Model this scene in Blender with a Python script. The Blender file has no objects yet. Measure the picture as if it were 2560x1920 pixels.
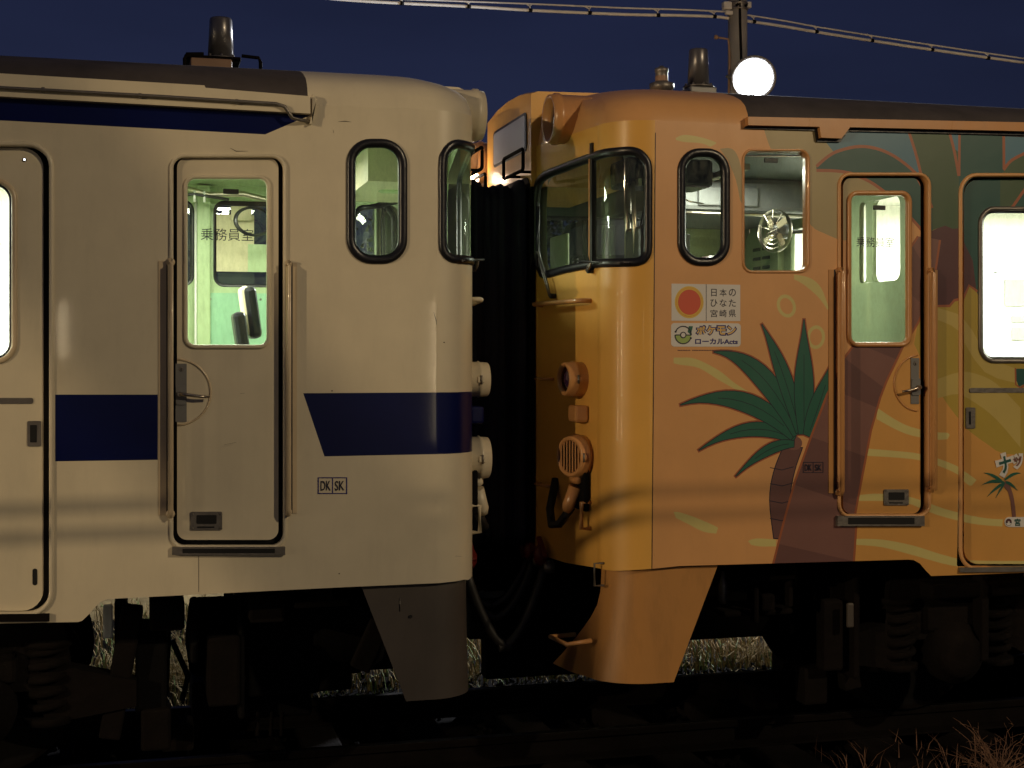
import bpy, bmesh, math, random
from mathutils import Vector, Matrix
from mathutils.geometry import delaunay_2d_cdt
R = math.radians
random.seed(7)
sc = bpy.context.scene
COL = sc.collection

# ------------------------------------------------------------------ camera
F, CX, HY = 3492.0, 1280.0, 891.0            # focal length and horizon in photo pixels (2560 wide)
PSI, CH, CD = R(14.8), 2.05, 6.4             # yaw, camera height above rail, distance to the car side (plane y = 0)
cam = bpy.data.objects.new("Camera", bpy.data.cameras.new("Camera")); COL.objects.link(cam)
cam.location = (0, -CD, CH); cam.rotation_euler = (R(90), 0, -PSI)
cam.data.sensor_width = 36; cam.data.lens = 36 * F / 2560
cam.data.shift_y = -(960 - HY) / 2560
cam.data.clip_end = 2000; cam.data.clip_start = 0.05
sc.camera = cam
sc.view_settings.view_transform = 'Standard'; sc.view_settings.look = 'None'
sc.view_settings.exposure = 0; sc.view_settings.gamma = 1
sc.cycles.max_bounces = 10; sc.cycles.transparent_max_bounces = 16
sc.cycles.sample_clamp_indirect = 4
# ------------------------------------------------------------------ night sky
w = bpy.data.worlds.new("World"); sc.world = w; w.use_nodes = True
nt = w.node_tree; bg = nt.nodes['Background']
tc = nt.nodes.new('ShaderNodeTexCoord'); sp = nt.nodes.new('ShaderNodeSeparateXYZ'); cr = nt.nodes.new('ShaderNodeValToRGB')
nt.links.new(tc.outputs['Generated'], sp.inputs[0]); nt.links.new(sp.outputs['Z'], cr.inputs[0]); nt.links.new(cr.outputs[0], bg.inputs[0])
cr.color_ramp.elements[0].position = 0.0; cr.color_ramp.elements[0].color = (.030, .038, .074, 1)
cr.color_ramp.elements[1].position = 0.30; cr.color_ramp.elements[1].color = (.0145, .0195, .055, 1)
e = cr.color_ramp.elements.new(0.16); e.color = (.021, .028, .071, 1)
ns = nt.nodes.new('ShaderNodeTexNoise'); ns.inputs['Scale'].default_value = 2.2; ns.inputs['Detail'].default_value = 4; mpn = nt.nodes.new('ShaderNodeMapping'); mpn.inputs['Scale'].default_value = (1, 1, 4)
nt.links.new(tc.outputs['Generated'], mpn.inputs[0]); nt.links.new(mpn.outputs[0], ns.inputs['Vector'])
mr = nt.nodes.new('ShaderNodeMapRange'); mr.inputs[1].default_value = .3; mr.inputs[2].default_value = .7; mr.inputs[3].default_value = .50; mr.inputs[4].default_value = .76
nt.links.new(ns.outputs['Fac'], mr.inputs[0]); nt.links.new(mr.outputs[0], bg.inputs[1])
# ------------------------------------------------------------------ lamps of the yard
def lamp(name, loc, power, col, size=.25, target=None, spot=None, blend=.5):
    l = bpy.data.lights.new(name, 'SPOT' if spot else 'POINT'); l.energy = power; l.color = col; l.shadow_soft_size = size
    if spot: l.spot_size = R(spot); l.spot_blend = blend
    o = bpy.data.objects.new(name, l); COL.objects.link(o); o.location = loc
    if target: o.rotation_euler = (Vector(target) - Vector(loc)).to_track_quat('-Z', 'Y').to_euler()
    return o
def area(name, loc, sx, sy, power, col, rot=(0, 0, 0)):
    l = bpy.data.lights.new(name, 'AREA'); l.shape = 'RECTANGLE'; l.size = sx; l.size_y = sy; l.energy = power; l.color = col
    o = bpy.data.objects.new(name, l); COL.objects.link(o); o.location = loc; o.rotation_euler = rot; return o
WARM = (1, .74, .43)
lamp('yard_lamp_light', (-15.0, -10.0, 5.4), 3500, WARM, .05)
lamp('even_fill_light', (9.0, -11.0, 7.8), 2200, (1, .78, .48), .15)  # unseen fill light, added to even the brightness along both cars
# tall lit shelter tubes far down the yard: the upright streaks in the paint are their reflections
def tall(loc, h, power, aim):
    o = area('shelter_tube_light', loc, .09, h, power, (1, .80, .50)); d = Vector(aim) - Vector(loc); d.z = 0
    o.rotation_euler = (R(90), 0, math.atan2(d.y, d.x) - R(90)); return o
tall((-21.3, -4.8, 1.85), 3.3, 150, (2.2, 0, 1.85)); tall((-19.8, -9.5, 1.85), 3.3, 130, (2.2, 0, 1.85))
tall((6.3, -24, 1.7), 3.0, 34, (1.4, 0, 1.7)); tall((-1.6, -24, 2.6), 1.1, 14, (-.3, 0, 2.6))
lamp('flood_lamp_light', (6.55, 7.55, 4.95), 3000, (.92, .95, 1), .2, target=(1.5, 3.0, 0), spot=150, blend=.3)
area('cab_ceiling_light', (0.35, 1.6, 3.13), .9, .5, 62, (.95, 1, .76))
area('cab_ceiling_light', (3.3, 1.25, 3.13), .3, .3, 20, (.95, 1, .8))
area('saloon_light', (-2.6, 1.45, 3.10), 3.6, .5, 620, (.96, 1, .84))
area('saloon_light', (6.4, 1.45, 3.10), 3.6, .5, 480, (.97, 1, .88))

# ------------------------------------------------------------------ materials
def nodes(name):
    m = bpy.data.materials.new(name); m.use_nodes = True
    return m, m.node_tree, m.node_tree.nodes['Principled BSDF']
def mat(name, col, rough=.5, metal=0., coat=0., var=.12, scale=6., bump=0., bscale=60., dirt=0., dcol=(.05, .04, .03), spec=.5):
    m, t, b = nodes(name)
    b.inputs['Roughness'].default_value = rough; b.inputs['Metallic'].default_value = metal
    b.inputs['Coat Weight'].default_value = coat; b.inputs['Coat Roughness'].default_value = .05
    b.inputs['Specular IOR Level'].default_value = spec
    co = t.nodes.new('ShaderNodeTexCoord')
    n = t.nodes.new('ShaderNodeTexNoise'); n.inputs['Scale'].default_value = scale; n.inputs['Detail'].default_value = 6; n.inputs['Roughness'].default_value = .6
    t.links.new(co.outputs['Object'], n.inputs['Vector'])
    rmp = t.nodes.new('ShaderNodeMapRange'); rmp.inputs[1].default_value = .3; rmp.inputs[2].default_value = .7
    rmp.inputs[3].default_value = 1 - var; rmp.inputs[4].default_value = 1 + var * .6
    t.links.new(n.outputs['Fac'], rmp.inputs[0])
    mx = t.nodes.new('ShaderNodeMix'); mx.data_type = 'RGBA'; mx.blend_type = 'MULTIPLY'; mx.inputs[0].default_value = 1
    mx.inputs[6].default_value = (*col, 1); t.links.new(rmp.outputs[0], mx.inputs[7])
    out = mx.outputs[2]
    if dirt:
        mp = t.nodes.new('ShaderNodeMapping'); mp.inputs['Scale'].default_value = (5, 5, 1.1)
        t.links.new(co.outputs['Object'], mp.inputs['Vector'])
        n2 = t.nodes.new('ShaderNodeTexNoise'); n2.inputs['Scale'].default_value = 2.2; n2.inputs['Detail'].default_value = 8; n2.inputs['Roughness'].default_value = .7
        t.links.new(mp.outputs[0], n2.inputs['Vector'])
        r2 = t.nodes.new('ShaderNodeMapRange'); r2.inputs[1].default_value = .5; r2.inputs[2].default_value = .85; r2.inputs[3].default_value = 0; r2.inputs[4].default_value = dirt
        t.links.new(n2.outputs['Fac'], r2.inputs[0])
        m2 = t.nodes.new('ShaderNodeMix'); m2.data_type = 'RGBA'; t.links.new(r2.outputs[0], m2.inputs[0])
        t.links.new(out, m2.inputs[6]); m2.inputs[7].default_value = (*dcol, 1); out = m2.outputs[2]
        r3 = t.nodes.new('ShaderNodeMapRange'); r3.inputs[3].default_value = rough - .06; r3.inputs[4].default_value = rough + .15
        t.links.new(n2.outputs['Fac'], r3.inputs[0]); t.links.new(r3.outputs[0], b.inputs['Roughness'])
    t.links.new(out, b.inputs['Base Color'])
    if bump:
        nb = t.nodes.new('ShaderNodeTexNoise'); nb.inputs['Scale'].default_value = bscale; nb.inputs['Detail'].default_value = 5
        t.links.new(co.outputs['Object'], nb.inputs['Vector'])
        bp = t.nodes.new('ShaderNodeBump'); bp.inputs['Strength'].default_value = bump; bp.inputs['Distance'].default_value = .01
        t.links.new(nb.outputs['Fac'], bp.inputs['Height']); t.links.new(bp.outputs[0], b.inputs['Normal'])
    return m
def paint(name, col, dirt=.12, rough=.34, var=.07):
    return mat(name, col, rough=rough, coat=.25, var=var, scale=3.2, bump=.16, bscale=3.0, dirt=dirt, dcol=tuple(c * .45 for c in col))
def emit(name, col, s):
    m, t, b = nodes(name); b.inputs['Base Color'].default_value = (*col, 1)
    b.inputs['Emission Color'].default_value = (*col, 1); b.inputs['Emission Strength'].default_value = s; return m
def glass(name, tint=(.93, .96, .93), gloss=.05, dust=.04, dcol=(.5, .55, .45)):
    m = bpy.data.materials.new(name); m.use_nodes = True; t = m.node_tree; t.nodes.clear()
    out = t.nodes.new('ShaderNodeOutputMaterial'); tr = t.nodes.new('ShaderNodeBsdfTransparent'); tr.inputs[0].default_value = (*tint, 1)
    gl = t.nodes.new('ShaderNodeBsdfGlossy'); gl.inputs['Roughness'].default_value = .02
    fr = t.nodes.new('ShaderNodeFresnel'); fr.inputs[0].default_value = 1.5
    ad = t.nodes.new('ShaderNodeMath'); ad.operation = 'MULTIPLY_ADD'; ad.inputs[1].default_value = 1.3; ad.inputs[2].default_value = gloss * .3
    t.links.new(fr.outputs[0], ad.inputs[0])
    mx = t.nodes.new('ShaderNodeMixShader'); t.links.new(ad.outputs[0], mx.inputs[0]); t.links.new(tr.outputs[0], mx.inputs[1]); t.links.new(gl.outputs[0], mx.inputs[2])
    df = t.nodes.new('ShaderNodeBsdfDiffuse'); df.inputs[0].default_value = (*dcol, 1)
    co = t.nodes.new('ShaderNodeTexCoord'); mp = t.nodes.new('ShaderNodeMapping'); mp.inputs['Scale'].default_value = (1, 1, .35)
    n = t.nodes.new('ShaderNodeTexNoise'); n.inputs['Scale'].default_value = 55; n.inputs['Detail'].default_value = 8; n.inputs['Roughness'].default_value = .75
    t.links.new(co.outputs['Object'], mp.inputs[0]); t.links.new(mp.outputs[0], n.inputs['Vector'])
    r = t.nodes.new('ShaderNodeMapRange'); r.inputs[1].default_value = .42; r.inputs[2].default_value = .75; r.inputs[3].default_value = dust * .3; r.inputs[4].default_value = dust * 4
    t.links.new(n.outputs['Fac'], r.inputs[0])
    m2 = t.nodes.new('ShaderNodeMixShader'); t.links.new(r.outputs[0], m2.inputs[0]); t.links.new(mx.outputs[0], m2.inputs[1]); t.links.new(df.outputs[0], m2.inputs[2])
    t.links.new(m2.outputs[0], out.inputs[0]); return m
M = dict(
    cream=paint('cream_paint', (.69, .615, .455), dirt=.18), blue=mat('blue_paint', (.0012, .0048, .060), rough=.30, coat=.10, var=.1, bump=.08, bscale=3.0, spec=.3),
    roofdark=mat('roof_coating', (.055, .045, .045), rough=.75, var=.3, bump=.3, bscale=25, dirt=.3),
    gold=paint('gold_paint', (.74, .40, .085)), orange=paint('orange_film', (.66, .345, .135)), orange2=paint('golden_orange_film', (.62, .32, .085)), cy=paint('pale_yellow_film', (.60, .52, .20), .1),
    khaki=paint('khaki_film', (.37, .30, .15), .1), sky=paint('sky_blue_film', (.075, .19, .27), .1), teal=paint('dark_teal_film', (.018, .085, .075), .1),
    olive=paint('olive_green_film', (.055, .10, .05), .1), line=paint('rust_line_film', (.34, .105, .045), .1), patch=paint('maroon_film', (.095, .035, .04), .1),
    trunk=paint('trunk_film', (.20, .095, .08), .1), trunk2=paint('dark_trunk_film', (.145, .068, .062), .1), yol=paint('mustard_film', (.42, .31, .055), .1),
    yol2=paint('light_mustard_film', (.50, .39, .12), .1), leaf=paint('leaf_green_film', (.022, .12, .082), .1), ink=paint('ink_film', (.012, .012, .03), .05),
    white=paint('white_film', (.66, .64, .62), .06), red=paint('red_film', (.62, .10, .05), .03), ringy=paint('yellow_ring_film', (.70, .48, .07), .03),
    ringo=paint('orange_ring_film', (.68, .30, .08), .03), amber=paint('amber_film', (.70, .46, .16), .03), indigo=paint('indigo_film', (.03, .025, .16), .03),
    lgreen=paint('lime_film', (.33, .45, .13), .03), seam=mat('seam', (.03, .02, .015)),
    rubber=mat('window_rubber', (.010, .010, .014), rough=.33, var=.2, bump=.15, bscale=40), black=mat('black_void', (.003, .003, .004), rough=.8),
    steel=mat('brushed_steel', (.50, .44, .36), rough=.28, metal=1, var=.15), dsteel=mat('dull_steel', (.22, .20, .18), rough=.45, metal=.7, var=.3, bump=.2),
    pipe_c=paint('cream_pipe_paint', (.62, .50, .33), dirt=.3, rough=.25), pipe_o=paint('orange_pipe_paint', (.55, .27, .10), dirt=.3, rough=.25),
    green=mat('cab_green', (.40, .50, .29), rough=.45, var=.08, dirt=.25, dcol=(.18, .2, .1)), mint=mat('mint_panel', (.28, .50, .33), rough=.4, var=.08, dirt=.2, dcol=(.2, .25, .18)),
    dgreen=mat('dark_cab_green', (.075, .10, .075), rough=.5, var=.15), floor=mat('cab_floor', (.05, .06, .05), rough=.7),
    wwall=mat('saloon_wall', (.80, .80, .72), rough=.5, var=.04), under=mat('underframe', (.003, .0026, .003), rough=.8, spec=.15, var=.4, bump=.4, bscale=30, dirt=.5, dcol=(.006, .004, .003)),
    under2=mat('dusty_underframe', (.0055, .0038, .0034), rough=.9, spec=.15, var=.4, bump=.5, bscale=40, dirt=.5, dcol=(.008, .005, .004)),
    skirtd=mat('grey_skirt_paint', (.070, .058, .050), rough=.5, var=.2, scale=2, dirt=.4, dcol=(.04, .03, .025)),
    skirto=paint('orange_skirt_paint', (.46, .225, .07), dirt=.6), fabric=mat('bellows_fabric', (.010, .011, .022), rough=.75, var=.3, spec=.2, bump=.2, bscale=12),
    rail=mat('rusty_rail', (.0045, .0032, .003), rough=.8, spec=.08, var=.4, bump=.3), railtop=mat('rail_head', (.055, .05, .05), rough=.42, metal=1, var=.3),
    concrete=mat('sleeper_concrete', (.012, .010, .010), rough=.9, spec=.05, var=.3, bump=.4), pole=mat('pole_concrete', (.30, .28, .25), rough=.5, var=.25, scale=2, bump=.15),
    cable=mat('cable', (.60, .58, .55), rough=.5), lens=mat('lamp_lens', (.05, .02, .06), rough=.08, coat=1), chrome=mat('reflector', (.75, .75, .8), rough=.12, metal=1, var=.05),
    redp=mat('red_valve_paint', (.12, .012, .010), rough=.4), yellowp=mat('yellow_cloth', (.60, .53, .36), rough=.8),
    grey=mat('grey_enamel', (.17, .17, .17), rough=.4), sign=mat('blank_sign', (.42, .44, .50), rough=.35, var=.05), hose=mat('rubber_hose', (.012, .011, .011), rough=.55),
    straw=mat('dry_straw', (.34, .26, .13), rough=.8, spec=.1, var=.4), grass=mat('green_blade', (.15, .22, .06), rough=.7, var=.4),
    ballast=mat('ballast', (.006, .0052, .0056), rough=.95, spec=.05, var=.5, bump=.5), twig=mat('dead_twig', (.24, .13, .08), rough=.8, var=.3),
    glass=glass('window_glass'), glassd=glass('dusty_glass', dust=.05, dcol=(.6, .62, .4)), glassk=glass('dark_glass', tint=(.55, .62, .66), gloss=.2, dust=.03),
    lampon=emit('lamp_face', (.95, .97, 1), 60), tube=emit('fluorescent', (.95, 1, .85), 14), bulb=emit('bulb', (1, .72, .5), 14), spark=emit('pin_light', (.9, .95, 1), 6),
    paper=mat('paper', (.7, .7, .66), rough=.7), bark=mat('bark', (.05, .04, .03)), crown=mat('night_leaves', (.02, .03, .015), rough=.8),
)
# ------------------------------------------------------------------ scene bookkeeping
def thing(name, label, cat, loc=(0, 0, 0), group=None):
    o = bpy.data.objects.new(name, None); COL.objects.link(o); o.location = loc
    o['label'] = label; o['category'] = cat
    if group: o['group'] = group
    o.empty_display_size = .2; return o
def tag(o, label, cat, group=None):
    o['label'] = label; o['category'] = cat
    if group: o['group'] = group
    return o
class MB:
    """collects geometry in world coordinates and links it as one mesh object"""
    def __init__(s): s.v = []; s.f = []; s.m = []; s.mats = []; s.n = None; s.smooth = []
    def mi(s, m):
        if m not in s.mats: s.mats.append(m)
        return s.mats.index(m)
    def add(s, vs, fs, m, smooth=False):
        b = len(s.v); s.v += [tuple(x) for x in vs]; k = s.mi(m)
        for f in fs: s.f.append([b + i for i in f]); s.m.append(k); s.smooth.append(smooth)
    def box(s, c, d, m, rot=None, bev=0.):
        bm = bmesh.new(); bmesh.ops.create_cube(bm, size=1)
        bmesh.ops.scale(bm, vec=d, verts=bm.verts)
        if bev: bmesh.ops.bevel(bm, geom=bm.edges[:], offset=min(bev, min(d) * .45), segments=2, affect='EDGES', profile=.5)
        T = Matrix.Translation(c) @ (rot.to_4x4() if rot else Matrix())
        s.bm(bm, m, T); return s
    def bm(s, bm, m, T=Matrix(), smooth=False):
        bm.verts.index_update(); vs = [T @ v.co for v in bm.verts]
        s.add(vs, [[v.index for v in f.verts] for f in bm.faces], m, smooth); bm.free()
    def b2(s, x0, x1, y0, y1, z0, z1, m, bev=0.):
        return s.box(((x0 + x1) / 2, (y0 + y1) / 2, (z0 + z1) / 2), (abs(x1 - x0), abs(y1 - y0), abs(z1 - z0)), m, bev=bev)
    def lathe(s, p, axis, prof, m, n=28, cap=True, smooth=True, sx=1., sy=1.):
        """prof: (distance along axis, radius)"""
        a = Vector(axis).normalized(); u = a.orthogonal().normalized()
        if abs(a.z) < .9: u = Vector((0, 0, 1)).cross(a).normalized()
        v = a.cross(u); vs = []; fs = []
        for (d, r) in prof:
            for k in range(n):
                th = 2 * math.pi * k / n
                vs.append(Vector(p) + a * d + (u * math.cos(th) * sx + v * math.sin(th) * sy) * r)
        for j in range(len(prof) - 1):
            for k in range(n): fs.append([j * n + k, j * n + (k + 1) % n, (j + 1) * n + (k + 1) % n, (j + 1) * n + k])
        s.add(vs, fs, m, smooth)
        if cap:
            s.add(vs[:n], [list(range(n))[::-1]], m); s.add(vs[-n:], [list(range(n))], m)
        return s
    def cyl(s, p0, p1, r, m, r1=None, n=16):
        p0 = Vector(p0); p1 = Vector(p1); d = (p1 - p0).length
        return s.lathe(p0, p1 - p0, [(0, r), (d, r if r1 is None else r1)], m, n)
    def tube(s, pts, r, m, n=8, closed=False, r1=None):
        pts = [Vector(p) for p in pts]; N = len(pts); vs = []; fs = []
        up = Vector((0.13, .21, .97)); L = N if closed else N - 1
        for i, p in enumerate(pts):
            a = pts[(i - 1) % N] if (closed or i > 0) else p; b = pts[(i + 1) % N] if (closed or i < N - 1) else p
            t = (b - a).normalized(); u = t.cross(up).normalized(); v = t.cross(u)
            rr = r if r1 is None else r + (r1 - r) * i / (N - 1)
            for k in range(n):
                th = 2 * math.pi * k / n; vs.append(p + (u * math.cos(th) + v * math.sin(th)) * rr)
        for i in range(L):
            for k in range(n):
                j = (i + 1) % N; fs.append([i * n + k, i * n + (k + 1) % n, j * n + (k + 1) % n, j * n + k])
        s.add(vs, fs, m, True)
        if not closed: s.add(vs[:n], [list(range(n))[::-1]], m); s.add(vs[-n:], [list(range(n))], m)
        return s
    def prism(s, poly, fn, h0, h1, m):
        """poly: 2-D points, fn(x, y, h) -> world"""
        n = len(poly); A = [fn(x, y, h0) for x, y in poly]; B = [fn(x, y, h1) for x, y in poly]
        s.add(A + B, [list(range(n)), list(range(n, 2 * n))[::-1]] + [[i, n + i, n + (i + 1) % n, (i + 1) % n] for i in range(n)], m); return s
    def obj(s, name, parent=None, label=None, origin=None, bevel=0, recalc=True):
        me = bpy.data.meshes.new(name)
        o = Vector(origin) if origin else Vector((0, 0, 0))
        if parent is not None and parent.type == 'EMPTY': o = Vector(parent.location)
        me.from_pydata([Vector(v) - o for v in s.v], [], s.f)
        for m in s.mats: me.materials.append(m)
        me.polygons.foreach_set('material_index', s.m); me.polygons.foreach_set('use_smooth', s.smooth)
        if recalc:
            bm = bmesh.new(); bm.from_mesh(me); bmesh.ops.remove_doubles(bm, verts=bm.verts, dist=1e-5)
            bmesh.ops.recalc_face_normals(bm, faces=bm.faces); bm.to_mesh(me); bm.free()
        me.update()
        ob = bpy.data.objects.new(name, me); COL.objects.link(ob)
        if parent is not None:
            ob.parent = parent
            if parent.type != 'EMPTY':
                # parts sit in their thing's frame; sub-parts share it
                pass
        else: ob.location = o
        if label: ob['label'] = label
        return ob
# every car is built with its Empty at a base point; sub-parts use the same offset as their part
def sub(mb, name, part, root, label=None, **k):
    ob = mb.obj(name, None, label, origin=root.location, **k); ob.parent = part; ob.location = (0, 0, 0); return ob
def part(mb, name, root, label=None, **k):
    return mb.obj(name, root, label, **k)

# ------------------------------------------------------------------ photo pixels to places
def ray(px): b = PSI + math.atan((px - CX) / F); return math.sin(b), math.cos(b)
def at(px, py, Y):
    sx, cy = ray(px); k = (Y + CD) / cy; x = sx * k
    dep = x * math.sin(PSI) + (Y + CD) * math.cos(PSI)
    return Vector((x, Y, CH + (HY - py) * dep / F))
# ------------------------------------------------------------------ plan of a car end: s = run along the skin, 0 where the flat side starts
AR, A0, YF, YC, HW = .22, .11, .95, 1.45, 2.9
L1 = AR * math.pi / 2; SEG = math.hypot(A0, YF - AR); FD = (-A0 / SEG, (YF - AR) / SEG); SMIN = -(L1 + SEG + YC - YF)
def plan(s):
    if s >= 0: return A0 + AR + s, 0., 0., -1.
    if s >= -L1:
        t = -s / AR; return A0 + AR - AR * math.sin(t), AR - AR * math.cos(t), -math.sin(t), -math.cos(t)
    q = -(s + L1)
    if q < SEG: return A0 + FD[0] * q, AR + FD[1] * q, -FD[1], FD[0]
    return 0., YF + q - SEG, -1., 0.
SB = sorted(set([12.5] + [-L1 * i / 14 for i in range(15)] + [-(L1 + SEG), SMIN]))
class Car:
    def __init__(s, X0, d): s.X0 = X0; s.d = d
    def P(s, u, z, h=0., far=False):
        a, y, na, ny = plan(u); a += na * h; y += ny * h
        if far: y = HW - y
        return Vector((s.X0 + s.d * a, y, z))
    def N(s, u, far=False):
        a, y, na, ny = plan(u); return Vector((s.d * na, -ny if far else ny, 0))
    def S(s, px, py):
        """photo pixel -> (s, z) on the near skin"""
        sx, cy = ray(px); best = None
        pts = SB + [-(L1 + SEG * i / 4) for i in range(1, 4)]; pts = sorted(set(pts))
        for u0, u1 in zip(pts[:-1], pts[1:]):
            p = s.P(u0, 0); q = s.P(u1, 0); px_, py_ = p.x, p.y + CD; ex, ey = q.x - p.x, q.y - p.y
            den = sx * ey - cy * ex
            if abs(den) < 1e-12: continue
            t = (px_ * ey - py_ * ex) / den; k = (px_ * cy - py_ * sx) / den
            if -1e-6 <= k <= 1 + 1e-6 and t > 0 and (best is None or t < best[0]): best = (t, u0 + (u1 - u0) * k)
        t, u = best; x = sx * t; y = cy * t
        return u, CH + (HY - py) * (x * math.sin(PSI) + y * math.cos(PSI)) / F
    def X(s, x): return (x - s.X0) * s.d - A0 - AR      # world x on the side -> s
LC = Car(1.653, -1); RC = Car(2.08, 1)

# ------------------------------------------------------------------ 2-D helpers
def orient(p):
    a = sum(p[i][0] * p[(i + 1) % len(p)][1] - p[(i + 1) % len(p)][0] * p[i][1] for i in range(len(p)))
    return list(p) if a > 0 else list(p)[::-1]
def fillet(p, r, n=6):
    out = []; N = len(p); rs = r if isinstance(r, (list, tuple)) else [r] * N
    for i in range(N):
        a, b, c = Vector(p[i - 1]), Vector(p[i]), Vector(p[(i + 1) % N])
        u = (a - b); v = (c - b); lu, lv = u.length, v.length; u.normalize(); v.normalize()
        ang = math.acos(max(-1, min(1, u.dot(v)))); d = min(rs[i] / math.tan(ang / 2), lu * .49, lv * .49) if rs[i] > 0 else 0
        if d <= 1e-6: out.append(tuple(b)); continue
        P0, P1 = b + u * d, b + v * d; rr = d * math.tan(ang / 2); ctr = b + (u + v).normalized() * (rr / math.sin(ang / 2))
        a0 = math.atan2(P0.y - ctr.y, P0.x - ctr.x); a1 = math.atan2(P1.y - ctr.y, P1.x - ctr.x)
        da = (a1 - a0 + math.pi) % (2 * math.pi) - math.pi
        for k in range(n + 1): th = a0 + da * k / n; out.append((ctr.x + rr * math.cos(th), ctr.y + rr * math.sin(th)))
    return out
def quadpx(car, x0, y0, x1, y1, r, n=6):
    """rounded box given by photo pixels"""
    p = [car.S(x0, y1), car.S(x1, y1), car.S(x1, y0), car.S(x0, y0)]
    return orient(fillet(p, r, n))
def dens(p, step=.04):
    out = []
    for i in range(len(p)):
        a = Vector(p[i]); b = Vector(p[(i + 1) % len(p)]); k = max(1, int((b - a).length / step))
        for j in range(k): out.append(tuple(a.lerp(b, j / k)))
    return out
def offs(p, d):
    """offset a closed ccw outline outwards by d"""
    N = len(p); out = []
    for i in range(N):
        a, b, c = Vector(p[i - 1]), Vector(p[i]), Vector(p[(i + 1) % N])
        u = (b - a).normalized(); v = (c - b).normalized()
        n1 = Vector((u.y, -u.x)); n2 = Vector((v.y, -v.x)); n = (n1 + n2)
        if n.length < 1e-6: n = n1
        n.normalize(); k = min(1.6, 1 / max(.3, n.dot(n1))); out.append(tuple(b + n * d * k))
    return out
def inside(p, x, y):
    c = False; j = len(p) - 1
    for i in range(len(p)):
        if (p[i][1] > y) != (p[j][1] > y) and x < (p[j][0] - p[i][0]) * (y - p[i][1]) / (p[j][1] - p[i][1]) + p[i][0]: c = not c
        j = i
    return c
def smooth(pts, n=5, closed=False):
    """Catmull-Rom through the points"""
    out = []; N = len(pts); L = N if closed else N - 1
    g = lambda i: Vector(pts[i % N]) if closed else Vector(pts[max(0, min(N - 1, i))])
    for i in range(L):
        a, b, c, d = g(i - 1), g(i), g(i + 1), g(i + 2)
        for k in range(n):
            t = k / n; out.append(tuple(.5 * ((2 * b) + (c - a) * t + (2 * a - 5 * b + 4 * c - d) * t * t + (3 * b - a - 3 * c + d) * t ** 3)))
    if not closed: out.append(tuple(pts[-1]))
    return out
def stroke(pts, w, taper=False):
    L = []; Rr = []; N = len(pts)
    for i in range(N):
        a = Vector(pts[max(0, i - 1)]); b = Vector(pts[min(N - 1, i + 1)]); t = (b - a).normalized(); n = Vector((-t.y, t.x))
        k = w / 2 * (min(1, .25 + 2.2 * min(i, N - 1 - i) / N) if taper else 1)
        L.append(tuple(Vector(pts[i]) + n * k)); Rr.append(tuple(Vector(pts[i]) - n * k))
    return L + Rr[::-1]
def ellipse(cx, cy, rx, ry, n=28, rot=0):
    c, s = math.cos(rot), math.sin(rot)
    return [(cx + c * rx * math.cos(t) - s * ry * math.sin(t), cy + s * rx * math.cos(t) + c * ry * math.sin(t)) for t in [2 * math.pi * i / n for i in range(n)]]
# ------------------------------------------------------------------ skin panel: outline with holes and painted regions, bent round the plan
def skin(mb, car, outline, base, holes=(), paints=(), h=0., far=False, bend=True):
    vs = []; es = []
    def loop(p):
        b = len(vs); vs.extend([Vector(q) for q in p]); es.extend([(b + i, b + (i + 1) % len(p)) for i in range(len(p))])
    zs = [q[1] for q in outline]; ss = [q[0] for q in outline]
    loop(outline)
    for p in holes: loop(p)
    for _, p in paints: loop(p)
    if bend and min(ss) < 0:
        for u in SB + [A0 * 0]:
            if min(ss) < u < max(ss) and u < 1:
                b = len(vs); vs.extend([Vector((u, min(zs) - .1)), Vector((u, max(zs) + .1))]); es.append((b, b + 1))
    V, E, Fc, *_ = delaunay_2d_cdt(vs, es, [], 0, 1e-6)
    bb = [(min(q[0] for q in p), max(q[0] for q in p), min(q[1] for q in p), max(q[1] for q in p)) for _, p in paints]
    base_i = len(mb.v); used = {}
    nv = []; nn = []
    for f in Fc:
        x = sum(V[i].x for i in f) / len(f); y = sum(V[i].y for i in f) / len(f)
        if not inside(outline, x, y) or any(inside(p, x, y) for p in holes): continue
        m = base
        for (mm, p), b4 in zip(reversed(paints), reversed(bb)):
            if b4[0] <= x <= b4[1] and b4[2] <= y <= b4[3] and inside(p, x, y): m = mm; break
        # split vertices by plan segment so that the crease stays crisp
        seg = 0 if x >= -L1 else (1 if x > -(L1 + SEG) else 2)
        idx = []
        for i in f:
            key = (i, seg)
            if key not in used:
                used[key] = base_i + len(nv)
                nv.append(tuple(car.P(V[i].x, V[i].y, h, far)))
                uu = V[i].x
                if seg == 1: uu = -(L1 + SEG / 2)
                if seg == 2: uu = -(L1 + SEG + .1)
                nn.append(car.N(uu, far))
            idx.append(used[key])
        a, b, c = [Vector(nv[i - base_i]) for i in idx[:3]]
        if (b - a).cross(c - a).dot(car.N(x, far)) < 0: idx = idx[::-1]
        mb.f.append(idx); mb.m.append(mb.mi(m)); mb.smooth.append(True)
    mb.v += nv
    if mb.n is None: mb.n = {}
    for i, n in enumerate(nn): mb.n[base_i + i] = n
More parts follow.
